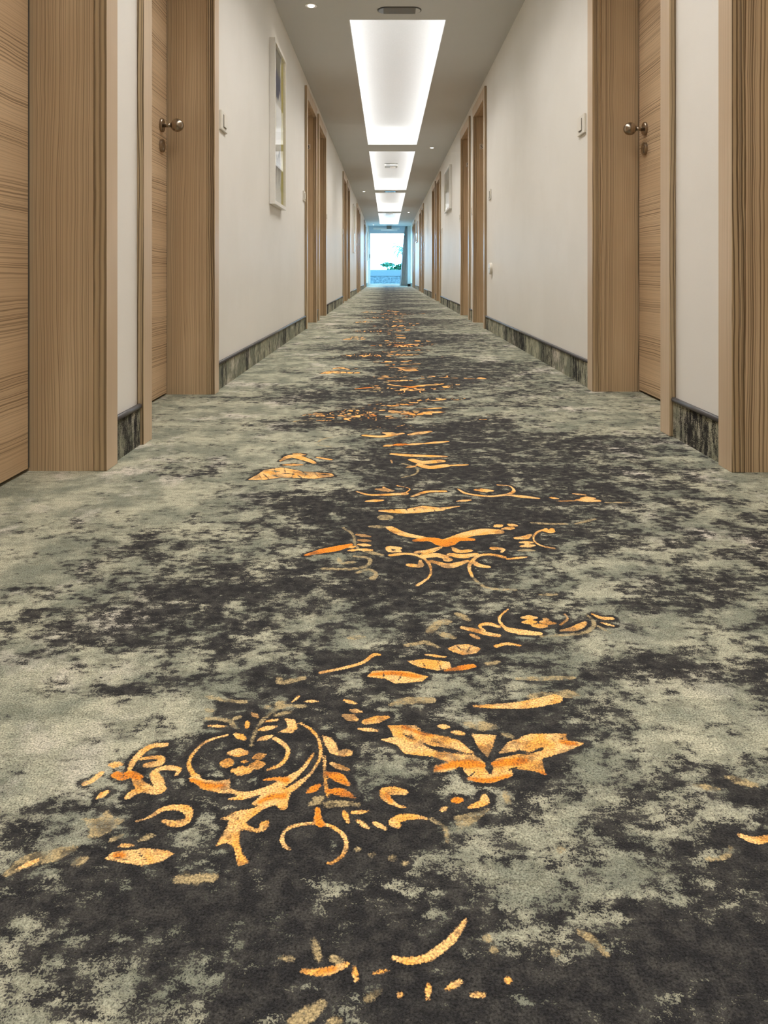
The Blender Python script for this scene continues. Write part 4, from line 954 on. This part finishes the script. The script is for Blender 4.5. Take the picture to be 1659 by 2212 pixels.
# ------------------------------------------------------------------ framed prints
def picture(side, ya, yb, z0, z1, art, label):
    W0 = WL if side < 0 else WR; s = side; w, h = yb - ya, z1 - z0; f = 0.022; d = 0.035
    r = empty('framed_print', (s * W0, ya, z0))
    b = bmesh.new()
    for q in ((0, w, 0, f), (0, w, h - f, h)): box(b, -s * 0.001, -s * d, q[0], q[1], q[2], q[3])
    for q in ((0, f), (w - f, w)): box(b, -s * 0.001, -s * d, q[0], q[1], f, h - f)
    obj('picture_frame', b, M['white'], r, bevel=0.001)
    boxo('print', (-s * 0.004, -s * 0.018, f, w - f, f, h - f), art, r)
    boxo('glass_pane', (-s * 0.0235, -s * 0.0255, f, w - f, f, h - f), M['glass'], r)
    return tag(r, label, 'picture', 'framed abstract prints along the corridor')
picture(-1, 4.53, 5.035, 0.9055, 1.912, M['art0'], 'tall white framed abstract print with navy and olive, nearest on the left wall')
picture(-1, 4.53 + 2 * PER, 5.035 + 2 * PER, 0.9055, 1.912, M['art0'], 'tall framed print on the left wall between the third and fourth door pairs')
picture(-1, 26.50, 27.0, 0.9055, 1.94, M['art0'], 'tall framed print on the left wall right beside the end window')
picture(1, 10.0, 10.90, 1.345, 1.934, M['art1'], 'wide white framed print high on the right wall, nearest on that side')
picture(1, 10.0 + 2 * PER, 10.9 + 2 * PER, 1.345, 1.934, M['art1'], 'wide framed print far down the right wall, before the fifth door pair')

# ------------------------------------------------------------------ downlights
def make_down():
    r = empty('downlight')
    b = bmesh.new(); n = 36
    for r0, r1, z0, z1 in ((0.040, 0.028, -0.004, -0.002),):
        lathe(b, [(0.0, 0.040), (-0.003, 0.040), (-0.004, 0.037), (-0.002, 0.0285)], n, 'z')
    obj('trim_ring', b, M['white'], r)
    b = bmesh.new(); lathe(b, [(-0.0045, 0.021), (-0.006, 0.019), (-0.007, 0.010)], n, 'z'); obj('lens', b, M['lens'], r)
    ld = bpy.data.lights.new('lamp_beam', 'SPOT'); ld.energy = SPOT_W; ld.color = (1.0, 0.9, 0.78); ld.spot_size = math.radians(125); ld.spot_blend = 1.0; ld.shadow_soft_size = 0.02
    lo = bpy.data.objects.new('lamp_beam', ld); COL.objects.link(lo); lo.parent = r; lo.location = (0, 0, -0.012)
    return r
dl = make_down(); first = True
for n in range(-2, 5):
    o = dl if first else copy_tree(dl); first = False
    left = n % 2 == 0
    o.location = (-0.485 if left else 0.613, 4.79 + n * PER if left else 4.745 + n * PER, HC)
    nm = 'behind the viewer' if n == -2 else 'overhead just behind the viewer' if n == -1 else ['at the top left, nearest in view', 'right of the first light tray, nearest on the right', 'left of the second to third tray gap', 'right of the third to fourth tray gap', 'left, nearest the end window'][n]
    tag(o, 'small round white ceiling downlight %s' % nm, 'downlight', 'small downlights along the ceiling')

# ------------------------------------------------------------------ oval emergency lights
def stadium(bm, hw, hh, z0, z1, n=14, xc=(0, 0)):
    pts = [(hw - hh + hh * math.cos(a), hh * math.sin(a)) for a in [-math.pi / 2 + math.pi * i / n for i in range(n + 1)]]
    pts += [(-(hw - hh) - hh * math.cos(a), -hh * math.sin(a)) for a in [-math.pi / 2 + math.pi * i / n for i in range(n + 1)]]
    lo = [bm.verts.new((x, y, z0)) for x, y in pts]; hi = [bm.verts.new((x, y, z1)) for x, y in pts]
    bm.faces.new(list(reversed(lo))); bm.faces.new(hi)
    k = len(pts)
    for i in range(k): bm.faces.new((lo[i], lo[(i + 1) % k], hi[(i + 1) % k], hi[i]))
    bmesh.ops.recalc_face_normals(bm, faces=bm.faces)
def make_em():
    r = empty('emergency_light')
    b = bmesh.new(); stadium(b, 0.143, 0.062, -0.005, 0.0); obj('rim', b, M['rim'], r)
    b = bmesh.new(); box(b, -0.103, 0.100, -0.056, 0.056, -0.0065, -0.004); obj('diffuser', b, M['lamp'], r)
    for s in (-1, 1):
        b = bmesh.new(); n = 16
        pts = [(s * (0.080 + 0.056 * math.cos(a)), 0.056 * math.sin(a)) for a in [-math.pi / 2 + math.pi * i / n for i in range(n + 1)]]
        pts = [(x if abs(x) > 0.104 else s * 0.104, y) for x, y in pts]
        lo = [b.verts.new((x, y, -0.0075)) for x, y in pts]; hi = [b.verts.new((x, y, -0.004)) for x, y in pts]
        b.faces.new(lo); b.faces.new(list(reversed(hi)))
        for i in range(len(pts)): j = (i + 1) % len(pts); b.faces.new((lo[i], hi[i], hi[j], lo[j]))
        bmesh.ops.recalc_face_normals(b, faces=b.faces)
        obj('end_lens', b, M['lampend'] if s < 0 else M['ceil'], r)
    return r
em = make_em()
for i, (yy, nm) in enumerate(((4.87, 'at the top of the photo'), (15.80, 'between the second and third light trays'), (26.8, 'by the end window'))):
    o = em if i == 0 else copy_tree(em); o.location = (0.081, yy, HC)
    tag(o, 'oval grey emergency light in the ceiling %s' % nm, 'emergency light', 'oval emergency lights on the ceiling')

# ------------------------------------------------------------------ detectors inside trays
def make_det():
    r = empty('ceiling_detector')
    b = bmesh.new(); box(b, -0.12, 0.12, -0.12, 0.12, -0.048, 0.0); obj('housing', b, M['detect'], r, bevel=0.012)
    b = bmesh.new(); box(b, -0.09, 0.09, -0.123, -0.119, -0.040, -0.024); obj('grille', b, plain('grey_grille', (0.33, 0.34, 0.35), 0.5), r)
    for x0, x1 in ((-0.085, -0.025), (0.095, 0.112)):
        b = bmesh.new(); box(b, x0, x1, -0.122, -0.119, -0.014, -0.007); obj('vent_slot', b, M['slot'], r)
    b = bmesh.new(); lathe(b, [(-0.046, 0.050), (-0.060, 0.044), (-0.066, 0.025)], 30, 'z', (0.03, 0, 0)); obj('sensor_dome', b, M['white'], r)
    return r
dt = make_det(); dt.location = (0.072, 13.35, HC + 0.219)
tag(dt, 'white box shaped detector on the ceiling inside the second light tray', 'detector', 'detectors inside the light trays')
d2 = copy_tree(dt); d2.location = (0.072, 24.1, HC + 0.219)
tag(d2, 'white box shaped detector on the ceiling inside the farthest light tray', 'detector', 'detectors inside the light trays')

# ------------------------------------------------------------------ end window, grille, sign, curtain, box
wr = empty('window_1', ((WX0 + WX1) / 2, Y1 + 0.06, WZ0))
b = bmesh.new(); hw = (WX1 - WX0) / 2; hh = WZ1 - WZ0; f = 0.045
box(b, -hw, -hw + f, -0.03, 0.03, 0, hh); box(b, hw - f, hw, -0.03, 0.03, 0, hh); box(b, -hw + f, hw - f, -0.03, 0.03, 0, 0.04); box(b, -hw + f, hw - f, -0.03, 0.03, hh - f, hh)
obj('window_frame', b, M['alu'], wr, bevel=0.002)
boxo('pane', (-hw + f, hw - f, -0.004, 0.004, 0.04, hh - f), M['glass'], wr)
boxo('bloom_panel', (-hw, hw, -0.02, 0.02, hh, HC - WZ0), M['bloom'], wr)  # added glowing panel, stands for window bloom on the end wall
b = bmesh.new(); box(b, -hw + 0.012, -hw + 0.034, -0.05, -0.03, 0.98, 1.12); obj('handle', b, M['slot'], wr, bevel=0.003)
tag(wr, 'bright end window of the corridor overlooking the terrace', 'window', kind='structure')
pd = bpy.data.lights.new('window_portal', 'AREA'); pd.shape = 'RECTANGLE'; pd.size = WX1 - WX0; pd.size_y = WZ1 - WZ0; pd.cycles.is_portal = True
po = bpy.data.objects.new('window_portal', pd); COL.objects.link(po); po.location = ((WX0 + WX1) / 2, Y1 + 0.13, (WZ0 + WZ1) / 2); po.rotation_euler = (math.radians(-90), 0, 0)
gr = empty('air_grille', (0.0, Y1 + 0.035, 2.085))
boxo('frame', (-0.50, 0.46, -0.02, 0, -0.025, 0.045), M['white'], gr, bevel=0.002)
for k in range(4): boxo('louvre', (-0.47, 0.43, -0.03, -0.02, -0.016 + k * 0.015, -0.010 + k * 0.015), M['tray'], gr)
tag(gr, 'long white air grille high on the end wall above the window', 'air grille')
sg = empty('emergency_sign', (0.075, Y1 - 0.10, 2.055))
boxo('housing', (-0.30, 0.30, -0.02, 0.02, -0.055, 0.015), M['tray'], sg, bevel=0.004)
boxo('hanger', (-0.09, 0.09, -0.015, 0.015, 0.015, HC - 2.055), M['lamp'], sg)
tag(sg, 'small white box hanging from the ceiling before the end window', 'ceiling sign')
def curtain():
    bm = bmesh.new(); nz, nu = 40, 72; g = []
    for j in range(nz + 1):
        z = 0.004 + (HC - 0.03) * j / nz; t = 1 - z / HC
        xr, xl = 0.742, 0.672 - 0.205 * t ** 0.75
        row = []
        for i in range(nu + 1):
            u = i / nu
            x = xl + (xr - xl) * u
            y = 27.20 + 0.028 * math.sin(u * math.pi * 2 * 5.5 + 0.7 * math.sin(z * 2.1)) * (0.6 + 0.5 * t) + 0.008 * math.sin(u * 31 + z * 3)
            row.append(bm.verts.new((x, y, z)))
        g.append(row)
    for j in range(nz):
        for i in range(nu): bm.faces.new((g[j][i], g[j][i + 1], g[j + 1][i + 1], g[j + 1][i]))
    o = obj('curtain', bm, M['curtain'], smooth=True); so = o.modifiers.new('thickness', 'SOLIDIFY'); so.thickness = 0.004
    return tag(o, 'grey pleated curtain gathered at the right of the end window', 'curtain')
curtain()
bb = empty('floor_box', (0.77, 26.25, 0))
boxo('body', (-0.055, 0.055, -0.05, 0.05, 0.0, 0.085), M['black'], bb, bevel=0.004); boxo('lid', (-0.058, 0.058, -0.053, 0.053, 0.085, 0.092), M['black'], bb, bevel=0.002)
tag(bb, 'small black box on the floor at the foot of the curtain', 'box')

# ------------------------------------------------------------------ outside
tag(boxo('terrace_floor', (-6, 6, Y1 + 0.12, 31.0, -0.06, 0.0), M['paving']), 'paved terrace just outside the end window', 'terrace', kind='structure')
tw = empty('terrace_wall', (0, 31.0, 0))
boxo('stone_face', (-6, 6, 0, 0.22, 0, 0.335), M['stone'], tw); boxo('rendered_top', (-6, 6, -0.015, 0.24, 0.335, 0.60), M['render'], tw, bevel=0.01)
tag(tw, 'low terrace wall with stone face and smooth top outside the window', 'garden wall', kind='structure')
tag(boxo('ground', (-60, 60, 31.22, 140, -0.1, 0.30), M['sand']), 'pale sunlit ground beyond the terrace wall', 'ground', kind='structure')
def frond(bm, base, az, length, droop, rise, width=0.10):
    n = 12; prev = None
    for i in range(n + 1):
        t = i / n; r = length * t; z = rise * math.sin(t * math.pi * 0.62) - droop * t * t
        p = Vector(base) + Vector((math.cos(az) * r, math.sin(az) * r, z))
        if prev is not None:
            d = (p - prev); side = Vector((-math.sin(az), math.cos(az), 0)); mid = (p + prev) / 2
            for q in (-1, 1):
                for sub in (0.0, 0.5):
                    b0 = prev.lerp(p, sub); wv = width * (1 - t * 0.7) * (0.5 + t)
                    tip = b0 + side * q * wv + d * 1.6 + Vector((0, 0, -wv * 0.5))
                    e = d.normalized() * 0.012
                    e = e * 3.2
                    vs_ = [bm.verts.new(b0 - e), bm.verts.new(b0 + e), bm.verts.new(tip)]; bm.faces.new(vs_)
            w = Vector((0, 0, 0.010))
            a = [bm.verts.new(prev - w), bm.verts.new(p - w), bm.verts.new(p + w), bm.verts.new(prev + w)]; bm.faces.new(a)
        prev = p
def palm(loc, h, n, L, label, rise, name='palm'):
    r = empty(name, loc)
    b = bmesh.new(); lathe(b, [(0, 0.07), (h * 0.5, 0.055), (h, 0.06)], 14, 'z'); obj('trunk', b, M['bark'], r)
    for i in range(n):
        b = bmesh.new(); az = 2 * math.pi * i / n + random.uniform(-.2, .2); k = random.uniform(0.8, 1.1)
        frond(b, (0, 0, h), az, L * k, L * 0.75 * random.uniform(.7, 1.2), rise * random.uniform(.7, 1.2)); obj('frond', b, M['leafy'], r)
    return tag(r, label, 'palm tree')
palm((0.90, 34.2, 0.30), 0.62, 20, 0.95, 'tall feathery palm seen through the right side of the window', 1.10)
r = empty('garden_shrub', (0.03, 36.2, 0.30))
b = bmesh.new(); lathe(b, [(0, 0.03), (0.45, 0.022)], 10, 'z'); obj('stem', b, M['bark'], r)
b = bmesh.new()
for i in range(260):
    a = random.uniform(0, 2 * math.pi); rr = 0.30 * math.sqrt(random.random()); z = 0.60 + random.uniform(-0.16, 0.13) * (1 - rr / 0.36) + (0.05 if rr < .1 else 0)
    p = Vector((rr * math.cos(a), rr * math.sin(a), z)); d = Vector((math.cos(a), math.sin(a), random.uniform(-.9, .3))).normalized() * 0.17; s_ = Vector((-math.sin(a), math.cos(a), 0)) * 0.07
    v = [b.verts.new(p), b.verts.new(p + d * .5 + s_), b.verts.new(p + d), b.verts.new(p + d * .5 - s_)]; b.faces.new(v)
obj('foliage', b, M['leafy2'], r); tag(r, 'small umbrella shaped green shrub in the middle of the window view', 'shrub')
b = bmesh.new()
for i in range(1500):
    x = random.uniform(0.0, 1.5); y = random.uniform(32.1, 32.4); z = 0.30 + random.uniform(0, 0.60) * (0.45 + 0.5 * min(1, x / 0.7))
    a = random.uniform(0, 6.28); d = Vector((math.cos(a) * .10, math.sin(a) * .10, random.uniform(.0, .12))); s_ = Vector((-math.sin(a), math.cos(a), 0)) * 0.05; p = Vector((x, y, z))
    v = [b.verts.new(p), b.verts.new(p + d * .5 + s_), b.verts.new(p + d), b.verts.new(p + d * .5 - s_)]; b.faces.new(v)
tag(obj('hedge', b, M['leafy2']), 'low green hedge on top of the terrace wall, right of window', 'hedge')
